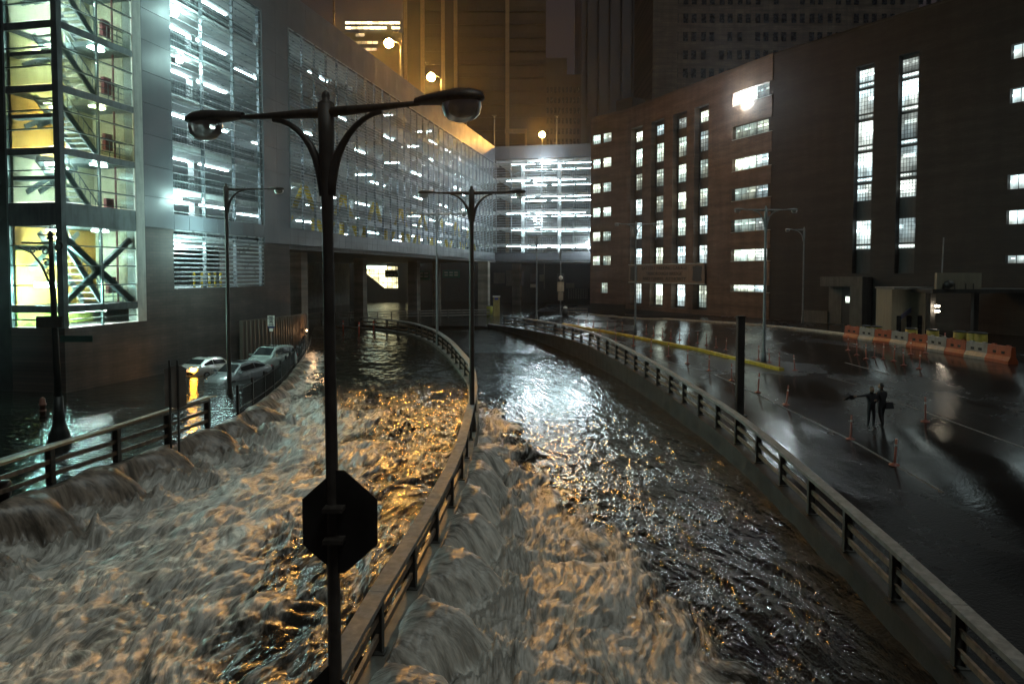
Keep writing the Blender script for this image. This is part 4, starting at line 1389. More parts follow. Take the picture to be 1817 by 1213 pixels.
# parking signs on the slender lamp
p = at(995, 520, 111.7)
sg = thing('parking_sign', 'pair of tan parking boards on the slender lamp near the brick corner', 'sign', (p.x, p.y, .05))
fr = Frame((p.x, p.y), (1,0), (0,-1))
zt = at(995, 498, 111.7).z
part('frame', MB().box((-.45,0,zt+.45), (.06,.05,1.0)).box((.45,0,zt+.45), (.06,.05,1.0)).box((0,0,zt+.97), (.96,.05,.06)), M_pole, sg, world=False)
part('round_board', MB().lathe([(.001,-.33),(.24,-.24),(.33,0),(.24,.24),(.001,.33)], 12, (0,0,zt+.4)), M_white, sg, world=False)
part('board', MB().box((0,0,zt-.95), (1.0,.05,1.45)), mat('tan_board', (.42,.33,.22), .6), sg, world=False)
part('lower_board', MB().box((0,0,zt-2.4), (.8,.05,1.3)), mat('brown_board', (.22,.17,.12), .6), sg, world=False)

# ---------------------------------------------------------------- green overhead road signs under the bridge
M_green = mat('road_sign_green', (.01,.13,.10), .5, var=.1)
M_legend = mat('road_sign_legend', (.45,.55,.50), .5)
for a, b, c, d, Y, lb in ((683, 479, 707, 492, 120, 'dark green road sign in front of the slanted lit stair window'),
                      (732, 479, 763, 497, 122, 'larger green road sign hanging under the bridge between columns'),
                      (785, 479, 816, 493, 122, 'green road sign with one line under the bridge left of the corner column')):
    p0, p1 = at(a, d, Y), at(b, b, Y)
    p0, p1 = at(a, d, Y), at(c, b, Y)
    w, h = p1.x-p0.x, p1.z-p0.z
    sg = thing('road_sign', lb, 'sign', ((p0.x+p1.x)/2, Y, p0.z))
    pl = part('panel', MB().box((0,0,h/2), (w,.08,h)), M_green, sg, world=False)
    part('hanger', MB().box((-w*.3,.06,h+.5), (.1,.1,1.6)).box((w*.3,.06,h+.5), (.1,.1,1.6)), M_signdk, sg, world=False)
    for k in range(2 if h > 1.2 else 1):
        for j in range(3):
            part('legend', MB().box((-w*.28+j*w*.28, -.05, h*(.36+.32*k)), (w*.2,.02,.22)), M_legend, pl, world=False)

# ---------------------------------------------------------------- what stands behind the bridge
M_dkwall = mat('underpass_wall', (.022,.024,.024), .8)
lob = at(690, 520, 168)
lobby = thing('lobby_building', 'dark building behind the bridge with a slanted glowing stair window', 'building', (lob.x, 168, 0))
part('wall', MB().box((at(640,500,168).x, 172, 6), (60, 7, 13)), M_dkwall, lobby)
LF = Frame((at(600,500,168).x, 168.4), (1,0), (0,-1))
def pz(px, py): return (LF.u_of(px), LF.z_of(px, py))
M_lobby = emit_mat('lobby_glow', (1.0,.90,.48), 2.2, .5, .5)
M_lobbyw = emit_mat('lobby_white', (.75,1.0,.80), 6.0, .4, .5)
poly = [pz(683,511), pz(706,511), pz(705,473), pz(632,471)]
win = part('stair_window', MB().prism(poly, lambda a, b, t: LF.p(a, b, t), -.1, .06), M_lobby, lobby)
poly = [pz(641,477.5), pz(686,477.5), pz(686,471.5), pz(634,471.2)]
part('bright_pane', MB().prism(poly, lambda a, b, t: LF.p(a, b, t), .07, .1), M_lobbyw, win)
mb = MB()
for px in range(640, 706, 8):
    u = LF.u_of(px); zl = LF.z_of(px, 472+max(0, (px-640)*.85) if px < 684 else 511)
    fbox(mb, LF, u-.05, u+.05, zl, LF.z_of(px, 472), .11, .15)
for py in (478, 486, 494, 502):
    fbox(mb, LF, LF.u_of(632+(py-471)*1.28), LF.u_of(706), LF.z_of(690, py)-.05, LF.z_of(690, py)+.05, .155, .18)
part('window_bars', mb, M_munt, win)
a = pz(724,511); b = pz(728,473); mb = MB(); fbox(mb, LF, a[0], b[0], a[1], b[1], -.1, .08); part('tall_window', mb, M_lobby, lobby)
for px, py, m in ((603, 477, M_lobbyw), (526, 484, emit_mat('warm_wall_lamp', (1,.6,.25), 12)), (735, 518, bpy.data.materials['warm_wall_lamp'])):
    c = LF.p(*pz(px, py), .3)
    part('wall_lamp', MB().lathe([(.01,-.3),(.28,-.15),(.3,.1),(.01,.3)], 10, c), m, lobby, True)
hd = at(960, 540, 158)
hoard = thing('hoarding', 'dark boarded wall with pale panels under the floodlit garage corner', 'wall', (hd.x, 158, 0))
part('wall', MB().box((hd.x, 160, 4.2), (24, 2, 9)), M_dkwall, hoard)
HF = Frame((at(875,500,158).x, 159), (1,0), (0,-1))
M_tan = mat('hoarding_panel', (.17,.15,.12), .8); M_slatep = mat('hoarding_panel_slate', (.11,.10,.12), .8)
for a, b, c, d, m in ((876,484,896,503,M_tan),(898,480,914,507,M_tan),(915,481,930,506,M_slatep),(941,486,950,500,M_slatep),(957,487,966,499,M_tan),(941,504,951,510,M_white),(1004,502,1019,511,M_tan)):
    u0, u1 = HF.u_of(a), HF.u_of(c)
    piece(HF, 'panel', hoard, m, u0, u1, HF.z_of(a, d), HF.z_of(a, b), 0.01, .1)
for k in range(12):
    u = HF.u_of(1008+k*3); piece(HF, 'slat', hoard, M_alum, u, u+.14, HF.z_of(1020,530), HF.z_of(1020,512), .02, .12)
for u0 in (HF.u_of(965),): piece(HF, 'downpipe', hoard, M_alum, u0, u0+.16, 3, 9, .02, .15)
# curved ribbed wall beside the parked cars, lamp at its end
M_rib = mat('ribbed_wall', (.08,.062,.048), .55, var=.25)
cw = [(-19.9,54),(-18.9,58),(-18.3,61),(-18.1,63.5),(-18.4,65.5),(-19.3,67)]
wallc = thing('curved_wall', 'curved ribbed wall lit orange at its end behind the parked cars', 'wall', (cw[0][0], cw[0][1], 0))
pts = []
for i in range(len(cw)-1):
    for f in np.linspace(0, 1, 8, endpoint=False):
        pts.append((cw[i][0]+(cw[i+1][0]-cw[i][0])*f, cw[i][1]+(cw[i+1][1]-cw[i][1])*f))
mb = MB()
tops = []
for i in range(len(pts)-1):
    a, b = pts[i], pts[i+1]
    f = i/len(pts)
    zt = 2.9 if f < .75 else 2.9-3.0*((f-.75)/.25)**2
    mb.bar((a[0]-.15, a[1], zt/2-.5), (b[0]-.15, b[1], zt/2-.5), .2, zt+1)
    tops.append(zt)
part('wall', mb, M_rib, wallc)
for i in range(0, len(pts)-1):
    part('rib', MB().box((pts[i][0]+.0, pts[i][1], tops[i]/2-.3), (.08,.07,tops[i]+.5)), M_rib, wallc)
L = bpy.data.lights.new('wall_bulb', 'POINT'); L.energy = 160; L.color = (1,.55,.25); L.shadow_soft_size = .15
lo = bpy.data.objects.new('wall_bulb', L); C.objects.link(lo); lo.location = (-17.2, 62.6, 1.5)
wl = thing('bulkhead_lamp', 'small warm bulkhead lamp at the end of the curved wall', 'lamp', (-17.75, 62.9, 1.5))
part('housing', MB().box((0,0,0), (.12,.3,.22)), M_house, wl, world=False)
part('lens', MB().box((.08,0,0), (.06,.22,.15)), emit_mat('bulkhead_lens', (1,.6,.3), 14), wl, world=False)

# far railings where the flooded road runs under the bridge
def far_rail(label, pts, h):
    root = thing('guard_railing', label, 'railing', pts[0], group='railings under the bridge')
    for i in range(len(pts)-1):
        a, b = Vector(pts[i]), Vector(pts[i+1])
        part('post', MB().box((a.x, a.y, a.z+h/2-.2), (.14,.14,h+.4)), M_rail_dk, root)
        for z in (.35*h, .68*h, h):
            part('rail', MB().bar(a+Vector((0,0,z)), b+Vector((0,0,z)), .09, .11), M_rail, root)
far_rail('low railing crossing the flood under the bridge behind the ramps', [tuple(at(px, 560, 98+(px-560)*.03))[:2]+(.0,) for px in range(545, 872, 25)], 1.1)

# ---------------------------------------------------------------- picket fence along the left ramp
M_fence = mat('fence_iron', (.018,.020,.019), .45, .3)
ys_f = np.arange(33.2, 64, .01)
fence = thing('picket_fence', 'black picket fence between the parked cars and the left ramp', 'fence', (float(l_x(33.2)), 33.2, 0))
pk = MB().box((0,0,.52), (.03,.03,1.2)).mesh('picket', M_fence)
ps = MB().box((0,0,.55), (.1,.1,1.5)).mesh('post', M_fence)
s_a, s_b = np.interp([33.2, 64], _ys, _sl)
k = 0
prev = None
for s in np.arange(s_a, s_b, .2):
    y = float(np.interp(s, _sl, _ys)); x = float(l_x(y))
    q = Vector((x, y, .02))
    link('post' if k % 12 == 0 else 'picket', ps if k % 12 == 0 else pk, fence, q-fence.location)
    if k % 12 == 0:
        if prev is not None:
            for z in (.2, 1.05):
                part('rail', MB().bar(prev+Vector((0,0,z)), q+Vector((0,0,z)), .04, .05), M_fence, fence)
        prev = q
    k += 1

# ---------------------------------------------------------------- timber and drums caught by the left railing
M_wood = mat('wet_timber', (.30,.20,.11), .5, var=.3)
for a, b, lb in ((P_l[-5]+Vector((.5,0,1.25)), P_l[-1]+Vector((.15,-.2,1.32)), 'pale broken plank lying on the left railing, lit orange'),
                 (P_l[-6]+Vector((-.3,0,.35)), P_l[-5]+Vector((-.5,.4,.55)), 'dark timber jammed behind the left railing')):
    t = thing('timber', lb, 'plank', a)
    part('plank', MB().bar(a, b, .24, .07), M_wood, t)
    part('splinter', MB().bar(b, b+(b-a).normalized()*.5+Vector((.05,0,-.05)), .09, .05), M_wood, t)
M_drum = mat('old_drum', (.06,.035,.03), .5)
for i, f, lb in ((-6, .4, 'dark drum wedged between the left rails nearest the camera'), (-5, .45, 'dark drum caught under the leaning left rails')):
    p = P_l[i]*(1-f)+P_l[i+1]*f
    t = thing('drum', lb, 'drum', (p.x-.45, p.y, .02), .4, group='drums caught by the left railing')
    part('drum_body', MB().tube([(-.4,0,.26),(-.38,0,.26),(0,0,.26),(.38,0,.26),(.4,0,.26)], [.24,.27,.26,.27,.24], 14), M_drum, t, True, world=False)
    part('hoop', MB().tube([(-.15,0,.26),(-.11,0,.26)], [.285,.285], 14).tube([(.11,0,.26),(.15,0,.26)], [.285,.285], 14), M_drum, t, world=False)
# hydrant-like bollards in the left flood
M_bol = mat('bollard_rust', (.16,.06,.035), .5)
for px, py, h, r, lb in ((76, 738, .95, .13, 'red-brown hydrant standing in the left flood by the ornate post'), (184, 652, 1.4, .11, 'thin brown bollard before the dark brick wall, left of the other'), (240, 645, 1.6, .11, 'thin brown bollard before the dark brick wall, near the cars')):
    p = on_z(px, py, .05)
    t = thing('bollard', lb, 'bollard', (p.x, p.y, -.2))
    part('post', MB().lathe([(r,0),(r,h*.75),(r*1.25,h*.78),(r*1.25,h*.84),(r,h*.87),(r*.9,h*1.05),(r*.5,h*1.14),(.01,h*1.17)], 10), M_bol, t, True, world=False)
    part('cap', MB().lathe([(r*1.1,h*.5),(r*1.3,h*.53),(r*1.1,h*.56)], 10), M_bol, t, True, world=False)

# ---------------------------------------------------------------- cars
M_cglass = mat('car_glass', (.012,.014,.015), .06, var=.2, bump=0)
M_tyre = mat('tyre', (.012,.012,.012), .8)
M_rim = mat('rim', (.35,.36,.37), .3, .8)
M_black = mat('car_trim', (.015,.015,.015), .5)
M_hl = mat('headlight_glass', (.55,.57,.58), .1, .3)
M_tail = mat('tail_light', (.35,.02,.02), .2)
def paint(name, c): return mat(name, c, .22, .15, var=.06, bump=0, coat=.6)
def car(label, loc, rz, m, suv=False, tilt=(0,0), amber=None, group=None):
    t = thing('car', label, 'car', loc, rz, group)
    L_, W = (4.5, .90) if not suv else (4.5, .92)
    hb = .0 if not suv else .12
    # lower body stations: x, belt height, half width, sill height
    st = [(-2.25,.62,.66,.38),(-2.18,.86,.78,.28),(-1.9,.98,.86,.22),(-1.3,1.0,.9,.2),(-.4,.98,.905,.2),(.5,.96,.905,.2),(1.1,.93,.9,.2),(1.6,.84,.87,.22),(2.0,.74,.80,.24),(2.2,.60,.70,.28),(2.28,.48,.6,.34)]
    if suv:
        st = [(x, (zb+.16 if x > -1.6 else zb+.2), w, zs) for x, zb, w, zs in st]
    mb = MB(); n = 10
    for x, zb, w, zs in st:
        prof = [(0,zb+.035),(.45*w,zb+.03),(.84*w,zb),(.97*w,zb-.10),(w,zb-.28),(.985*w,zs+.12),(.90*w,zs),(0,zs)]
        ring = prof+[(-a,b) for a, b in prof[-2:0:-1]]
        mb.v += [(x, a, b) for a, b in ring]
    k = 14
    for i in range(len(st)-1):
        for j in range(k):
            mb.f.append((i*k+j, i*k+(j+1)%k, (i+1)*k+(j+1)%k, (i+1)*k+j))
    mb.f.append(tuple(range(k))); mb.f.append(tuple((len(st)-1)*k+j for j in range(k))[::-1])
    body = part('body', mb, m, t, True, world=False)
    # cabin
    if suv:
        cab = [(-2.05,1.14,.74,.0),(-1.75,1.62,.66,1),(-1.0,1.70,.64,1),(-.2,1.72,.64,1),(.35,1.68,.63,1),(1.18,1.12,.74,0)]
    else:
        cab = [(-1.75,1.0,.72,0),(-1.0,1.38,.60,1),(-.5,1.44,.58,1),(0,1.455,.58,1),(.4,1.42,.58,1),(1.15,.97,.74,0)]
    belt = 1.0+(.16 if suv else 0)
    mb = MB()
    for x, z, w, _ in cab:
        mb.v += [(x, -.80, min(z, belt)-.06), (x, -w-.02, z-.05), (x, -w*.8, z), (x, w*.8, z), (x, w+.02, z-.05), (x, .80, min(z, belt)-.06)]
    for i in range(len(cab)-1):
        for j in range(5):
            mb.f.append((i*6+j, i*6+j+1, (i+1)*6+j+1, (i+1)*6+j))
    part('roof', mb, m, t, False, world=False)
    def lerp(i, f):
        a, b = cab[i], cab[i+1]
        return a[0]+(b[0]-a[0])*f, a[1]+(b[1]-a[1])*f, a[2]+(b[2]-a[2])*f
    def glass(name, i, f0, f1, dz):
        x0, z0, w0 = lerp(i, f0); x1, z1, w1 = lerp(i, f1)
        o = .014
        nrm = Vector((-(z1-z0), 0, x1-x0)).normalized()*o
        if nrm.z < 0: nrm = -nrm
        q = [(x0,-w0*.86,z0),(x1,-w1*.86,z1),(x1,w1*.86,z1),(x0,w0*.86,z0)]
        q2 = [tuple(Vector(a)+nrm) for a in q]
        part(name, MB().hexa(q+q2), M_cglass, t, world=False)
    glass('windscreen', len(cab)-2, .08, .86, 0)
    glass('rear_window', 0, .2, .9, 0)
    for sd in (-1, 1):
        xs = [(-1.5,-.62),(-.55,.62)] if not suv else [(-1.75,-1.2),(-1.12,-.28),(-.2,.62)]
        for x0, x1 in xs:
            def roofz(x):
                for i in range(len(cab)-1):
                    if cab[i][0] <= x <= cab[i+1][0]:
                        f = (x-cab[i][0])/(cab[i+1][0]-cab[i][0]); _, z, w = lerp(i, f); return z, w
                return belt, .7
            def pt(x, f):
                z, w = roofz(x); zb = belt-.0
                return (x, sd*(.80+(w+.02-.80)*f+.014), zb+(z-.05-zb)*f)
            a0, a1 = x0, x1
            q = [pt(a0,.06), pt(a1,.06), pt(a1-(.1 if x1 > .4 else 0),.82), pt(a0+(.1 if x0 < -1.3 else 0),.82)]
            q2 = [(x, y+sd*.012, z) for x, y, z in q]
            mb = MB().hexa(q+q2); part('side_window', mb, M_cglass, t, world=False)
        part('mirror', MB().box((.82, sd*.98, belt+.04), (.16,.2,.13)).bar((.82, sd*.8, belt), (.82, sd*.95, belt+.02), .05, .05), m, t, world=False)
        part('headlight', MB().hexa([(2.05,sd*.42,.52+hb),(2.21,sd*.42,.52+hb),(2.0,sd*.78,.56+hb),(1.9,sd*.70,.56+hb),(2.0,sd*.42,.72+hb),(2.14,sd*.42,.68+hb),(1.96,sd*.79,.72+hb),(1.86,sd*.72,.74+hb)]), M_hl, t, world=False)
        tl = MB().box((-2.2, sd*.58, .80+hb), (.14,.34,.16))
        part('tail_light', tl, amber if (amber and sd == -1) else M_tail, t, world=False)
        for x in (-1.35, 1.38):
            wh = part('wheel', MB().tube([(x, sd*.66, .32),(x, sd*.70, .32),(x, sd*.88, .32),(x, sd*.905, .32)], [.28,.325,.325,.28], 18), M_tyre, t, True, world=False)
            part('rim', MB().tube([(x, sd*.90, .32),(x, sd*.915, .32)], [.21,.19], 14), M_rim, wh, world=False)
    part('grille', MB().box((2.26, 0, .50+hb), (.05,.74,.16)), M_black, t, world=False)
    zr = 1.455 if not suv else 1.715
    part('sunroof', MB().box((-.05, 0, zr+.008), (.55,.74,.012)), M_cglass, t, world=False)
    t.rotation_euler = (tilt[0], tilt[1], rz)
    return t
M_white_p = paint('white_paint', (.50,.49,.45)); M_silver = paint('silver_paint', (.30,.33,.34)); M_suv = paint('pale_green_white_paint', (.40,.48,.45))
M_amber = emit_mat('amber_light', (1.0,.42,.03), 160)
p = at(371, 640, 47.3)
car('half-sunk white sedan with its amber tail light flashing in the left flood', (p.x, p.y, -.42), R(74), M_white_p, tilt=(0, R(2)), amber=M_amber)
p = at(424, 650, 44.5)
car('silver sedan nose-down in the flood in front of the single-arm lamp', (p.x, p.y, -.42), R(-112), M_silver, tilt=(0, R(4)))
p = at(480, 630, 49.5)
car('pale sports utility car standing highest in the flood by the curved wall', (p.x, p.y, -.22), R(-103), M_suv, suv=True)
p = at(308, 640, 49.0)
car('nearly drowned dark car left of the white sedan', (p.x, p.y, -1.05), R(75), paint('black_paint', (.012,.012,.014)))
q = G.p(G.u_of(437, -3.2), 0, -3.2)
car('white car parked behind the lower louvres of the garage', (q.x, q.y, 5.39), G.rz+R(90)*0, M_white_p)
q = G.p(G.u_of(425, -3.0), 0, -3.0)
car('dark car parked behind the louvres one floor above the fascia', (q.x, q.y, LV[0]+.03), G.rz, bpy.data.materials['black_paint'])
for u in (G.u_of(335, -4), ):
    pass
# yellow bollards inside the lower garage floor
for nb, px in zip(('leftmost', 'second', 'middle', 'fourth', 'rightmost'), (345, 359, 372, 382, 392)):
    u = G.u_of(px, -2.2); q = G.p(u, 5.39, -2.2)
    t = thing('bollard', f'{nb} of five yellow bollards behind the lower garage louvres', 'bollard', q, group='yellow bollards in the garage')
    part('post', MB().lathe([(.09,0),(.09,1.0),(.07,1.06),(.01,1.08)], 10), M_yellow, t, True, world=False)
    part('band', MB().lathe([(.092,.6),(.096,.62),(.096,.72),(.092,.74)], 10), M_white, t, True, world=False)

# ---------------------------------------------------------------- plaza: kerbs, paint, delineators
M_kerb_y = mat('yellow_kerb_paint', (.42,.32,.03), .5, var=.35, scale=2)
M_line = mat('road_paint', (.085,.082,.077), .5, var=.5, scale=2)
def strip(name, pxs, w, h, m, n=24, kind='structure'):
    P = [on_plaza(*p) for p in pxs]
    pts = []
    for i in range(len(P)-1):
        for f in np.linspace(0, 1, n, endpoint=(i == len(P)-2)):
            q = P[i]*(1-f)+P[i+1]*f
            q.z = float(plaza_z(q.x, q.y))
            pts.append(q)
    mb = MB()
    for i, q in enumerate(pts):
        d = (pts[min(i+1, len(pts)-1)]-pts[max(i-1, 0)]); d.z = 0; d.normalize()
        s = Vector((-d.y, d.x, 0))*w/2
        for a in (q-s-Vector((0,0,.25)), q-s+Vector((0,0,h)), q+s+Vector((0,0,h)), q+s-Vector((0,0,.25))):
            mb.v.append(tuple(a))
    for i in range(len(pts)-1):
        for k in range(3):
            mb.f.append((i*4+k, i*4+k+1, i*4+5+k, i*4+4+k))
    mb.f.append((3,2,1,0)); e = (len(pts)-1)*4; mb.f.append((e,e+1,e+2,e+3))
    return structure(name, mb.mesh(name, m))
strip('yellow_kerb', [(1000,576),(1100,594),(1240,622),(1387,658)], .34, .20, M_kerb_y)
strip('lane_line', [(1165,636),(1257,659),(1345,700),(1510,780),(1675,873)], .12, .006, M_line)
strip('lane_line', [(1500,643),(1578,664)], .12, .006, M_line)
strip('lane_line', [(1468,668),(1520,682)], .12, .006, M_line)
strip('lane_line', [(1580,708),(1817,794)], .12, .006, M_line)
strip('kerb', [(1048,559),(1180,566),(1330,576),(1500,594)], .4, .15, M_conc_l)
M_del = mat('delineator_orange', (.20,.045,.025), .5, var=.3)
M_delw = mat('delineator_band', (.5,.48,.45), .4)
def delineator(px, py, hpx, label, group, tilt=0):
    g = on_plaza(px, py)
    t = thing('delineator_post', label, 'delineator', g, random.random()*6, group)
    h = 1.02*random.uniform(.94, 1.06)
    if 'post' not in DEL:
        DEL['post'] = MB().tube([(0,0,0),(0,0,.06),(0,0,.1),(0,0,1)], [.055,.05,.042,.038], 8).mesh('post', M_del, True)
        DEL['base'] = MB().lathe([(.19,0),(.18,.03),(.09,.05),(.07,.09)], 12).mesh('base', M_del, True)
        DEL['band'] = MB().tube([(0,0,.72),(0,0,.80)], [.0405,.0405], 8).mesh('band', M_delw, True)
    o = link('post', DEL['post'], t); o.scale = (1,1,h)
    link('base', DEL['base'], t)
    b = link('reflective_band', DEL['band'], o)
    t.rotation_euler = (tilt+random.gauss(0,.03), random.gauss(0,.04), t.rotation_euler.z)
DEL = {}
ORD = ['leftmost', 'second', 'third', 'fourth', 'fifth', 'sixth', 'seventh', 'eighth', 'ninth', 'tenth', 'eleventh', 'twelfth', 'thirteenth', 'fourteenth', 'fifteenth', 'sixteenth', 'seventeenth', 'eighteenth', 'nineteenth']
z6 = lambda x, y: (1020+x/3.79, 340+y/3.79)
def del_row(pts, what, group, tilt=None):
    for i, (px, py) in enumerate(sorted(pts)):
        n = ORD[i]+(' from the left' if i else '')
        if i == len(pts)-1: n = 'rightmost'
        delineator(px, py, 0, f'{n} of the {what}', group, tilt if (tilt and i == len(pts)-1) else 0)
del_row([z6(x, y) for x, y in ((25,905),(75,900),(125,908),(220,922),(270,930),(320,936),(480,958),(530,968),(590,977),(645,988),(705,997),(765,1007),(825,1018),(885,1032),(950,1048),(1015,1063),(170,965),(275,1002),(395,1038))],
        'thin orange delineators beyond the yellow kerb', 'delineators beyond the yellow kerb')
del_row([(1155,623),(1186,632),(1220,645),(1258,658),(1298,675),(1345,696),(1395,718)], 'delineators between the yellow kerb and the right railing', 'delineators on the near lane line')
delineator(1509, 779, 0, 'tall delineator left of the two people standing in the puddle', 'delineators by the people')
delineator(1587, 825, 0, 'tall delineator right of and nearer than the two people', 'delineators by the people')
delineator(1642, 748, 0, 'stout delineator on the dark plaza right of the two people', 'delineators by the people')
del_row([z6(x, y) for x, y in ((1235,1130),(1310,1150),(1375,1182),(1480,1202))], 'delineators round the foot of the pale plaza lamp', 'delineators round the lamp foot', .12)
del_row([(1400+x/3.914, 350+y/3.914) for x, y in ((470,1095),(535,1122),(592,1112),(655,1122),(727,1137),(797,1167),(905,1190),(410,1062),(740,1022),(845,1090),(950,1082),(1085,1045))],
        'scattered delineators before the orange and white barriers', 'delineators before the barriers')
# red posts in the flooded ramp mouth
M_redpost = mat('red_post', (.42,.06,.03), .5)
for px, py, lb in ((609, 588, 'red marker post in the ramp mouth behind the near pole'), (637, 592, 'bright red marker post in the ramp mouth right of the near pole'), (663, 590, 'dull red marker post in the ramp mouth, rightmost')):
    p = on_z(px, py, 0)
    t = thing('marker_post', lb, 'post', (p.x, p.y, -.3))
    part('post', MB().tube([(0,0,0),(0,0,1.5),(0,0,1.56)], [.075,.075,.03], 8), M_redpost, t, True, world=False)
    part('band', MB().tube([(0,0,1.1),(0,0,1.25)], [.078,.078], 8), M_delw, t, True, world=False)
# dark square post at the right railing
p = on_plaza(1312, 737)
hz = at(1313, 560, p.y).z-p.z
t = thing('steel_post', 'thick dark square post standing behind the right railing', 'post', (p.x, p.y, p.z-.1))
part('shaft', MB().box((0,0,hz/2), (.34,.34,hz+.1)), M_signdk, t, world=False)
part('cap', MB().box((0,0,hz+.06), (.40,.40,.07)), M_signdk, t, world=False)
part('base_plate', MB().box((0,0,.12), (.6,.6,.05)), M_signdk, t, world=False)

# ---------------------------------------------------------------- orange and white water barriers, yellow barrels
M_or = mat('barrier_orange', (.24,.05,.015), .5, var=.2)
M_wh = mat('barrier_white', (.20,.20,.19), .5, var=.2)
def barrier_mesh(m, L):
    prof = [(-.30,0),(-.30,.16),(-.16,.42),(-.12,1.0),(.12,1.0),(.16,.42),(.30,.16),(.30,0)]
    mb = MB().prism(prof, lambda a, b, t: (t, a, b), -L/2, L/2)
    return mb.mesh('barrier_body', m)
ends = [(1501,600),(1527,604),(1554,608),(1584,612),(1614,617),(1648,622),(1682,628),(1717,634),(1755,640),(1798,648)]
E = []
for px, py in ends:
    E.append(Vector(on_z(px, py, 1.05)))
M_hole = mat('barrier_slot', (.01,.01,.01), .8)
ordn = ['first from the portal', 'second from the portal', 'third from the portal', 'fourth, before the booth', 'fifth, below the booth', 'sixth, below the small lamps', 'seventh from the portal', 'eighth, second from the right end', 'last at the right end']
for i in range(len(E)-1):
    a, b = E[i], E[i+1]
    L = (b-a).length-.04
    m = M_or if i % 2 == 0 else M_wh
    cname = 'orange' if i % 2 == 0 else 'white'
    mid = (a+b)/2; mid.z = float(plaza_z(mid.x, mid.y))
    d = b-a
    t = thing('water_barrier', f'{cname} plastic water barrier, {ordn[i]}', 'barrier', mid, math.atan2(d.y, d.x), 'orange and white barriers')
    link('barrier_body', barrier_mesh(m, L), t)
    for s in (-.18, .18):
        part('fork_slot', MB().box((s*L, -.135, .62), (.28,.06,.16)).box((s*L, .135, .62), (.28,.06,.16)), M_hole, t, world=False)
    part('top_lug', MB().box((-L*.3,0,1.03), (.3,.14,.08)).box((L*.3,0,1.03), (.3,.14,.08)), m, t, world=False)
M_bar = mat('barrel_yellow', (.36,.28,.04), .5, var=.3)
for px, py, lb in ((1537,583,'yellow sand barrel behind the first barriers, left of a pair'),(1555,584,'yellow sand barrel behind the first barriers, right of a pair'),(1617,590,'yellow sand barrel in front of the booth door'),(1655,593,'yellow sand barrel below the small lamps'),(1703,598,'greenish sand barrel right of the small lamps'),(1727,602,'tall greenish sand barrel, left of the last pair'),(1740,603,'yellow sand barrel, right of the last pair')):
    p = on_z(px, py, 1.6); p = at(px, py, 61-(px-1500)*.035)
    z = float(plaza_z(p.x, p.y))
    t = thing('sand_barrel', lb, 'barrel', (p.x, p.y, z), group='yellow sand barrels')
    part('barrel_body', MB().lathe([(.38,0),(.42,.1),(.44,.5),(.42,.95),(.36,1.0)], 16), M_bar, t, True, world=False)
    part('lid', MB().lathe([(.46,.97),(.46,1.02),(.3,1.08),(.01,1.1)], 16), M_black, t, True, world=False)

# ---------------------------------------------------------------- portal, booth and canopy before the dark wing
def bx(px, w): return B2.u_of(px, w)
M_portal = mat('portal_concrete', (.085,.082,.072), .7, var=.3)
wq = 1.6
u0, u1 = bx(1455, wq), bx(1530, wq)
zt, zb_ = B2.z_of(1490, 491, wq), 1.0
portal = thing('entrance_portal', 'concrete entrance portal with a dark doorway against the brick wing', 'portal', B2.p(u0, 1.0, 0))
mb = MB(); fbox(mb, B2, u0, u1, zt-1.0, zt, 0.02, wq); part('canopy', mb, M_portal, portal)
mb = MB(); fbox(mb, B2, bx(1508, wq), u1, .9, zt-1.0, .02, wq); part('pier', mb, M_portal, portal)
mb = MB(); fbox(mb, B2, u0, bx(1494, .1), .9, zt-1.0, .02, .12); part('back_wall', mb, M_portal, portal)
mb = MB(); fbox(mb, B2, bx(1494, .1)+.02, bx(1508, wq), .95, zt-1.1, .02, .08); dr = part('door', mb, M_signdk, portal)
mb = MB(); fbox(mb, B2, bx(1501,.1), bx(1509,.1), B2.z_of(1505,537,.1), B2.z_of(1505,526,.1), .085, .12); part('door_pane', mb, M_lit, dr)
mb = MB(); fbox(mb, B2, u0-3, u0, .9, 2.4, .02, .3); part('low_wall', mb, M_portal, portal)
Y = 60.5
a = at(1575, 580, Y); b = at(1650, 580, Y); zt = at(1610, 513, Y).z
booth = thing('toll_booth', 'small pale toll booth with dark doors and a slanted roof edge behind the barriers', 'booth', ((a.x+b.x)/2, Y, 1.1))
w = (b.x-a.x)*.8
cxb = 0
M_booth = mat('booth_cream', (.17,.15,.105), .7, var=.15)
part('wall', MB().box((0,1.4,(zt-1.1)/2), (w,2.6,zt-1.1)), M_booth, booth, world=False)
part('roof', MB().box((.15,1.2,zt-1.1+.08), (w+.5,3.2,.16)), M_portal, booth, world=False)
for x0 in (-.28, .02, .34):
    part('door' if x0 > -.2 else 'window', MB().box((x0*w,.09,.95), (w*.13,.05,1.7)), M_cglass, booth, world=False)
part('slanted_brace', MB().prism([(-.22*w,1.9),(.06*w,2.5),(.06*w,2.1),(-.22*w,1.5)], lambda p_, q_, t_: (p_, t_, q_), .0, .08), mat('booth_blue', (.05,.05,.10), .5), booth, world=False)
part('roof_lamp', MB().bar((w*.5,0,zt-1.1+.05), (w*.5+.8,-.2,zt-1.1+.25), .2, .1), M_signdk, booth, world=False)
Y = 58.0
a = at(1660, 515, Y); b = at(1740, 484, Y)
can = thing('toll_canopy', 'dark toll canopy with a pale slotted panel right of the booth', 'canopy', ((a.x+b.x)/2, Y, 1.1))
wd = b.x-a.x; zl, zh = a.z-1.1, b.z-1.1
part('panel', MB().box((0,0,(zl+zh)/2), (wd,.3,zh-zl)), M_booth, can, world=False)
for f in (-.36, -.1, .15, .32):
    part('slot', MB().box((f*wd,-.16,zl+.3), (.07,.03,.5)), M_black, can, world=False)
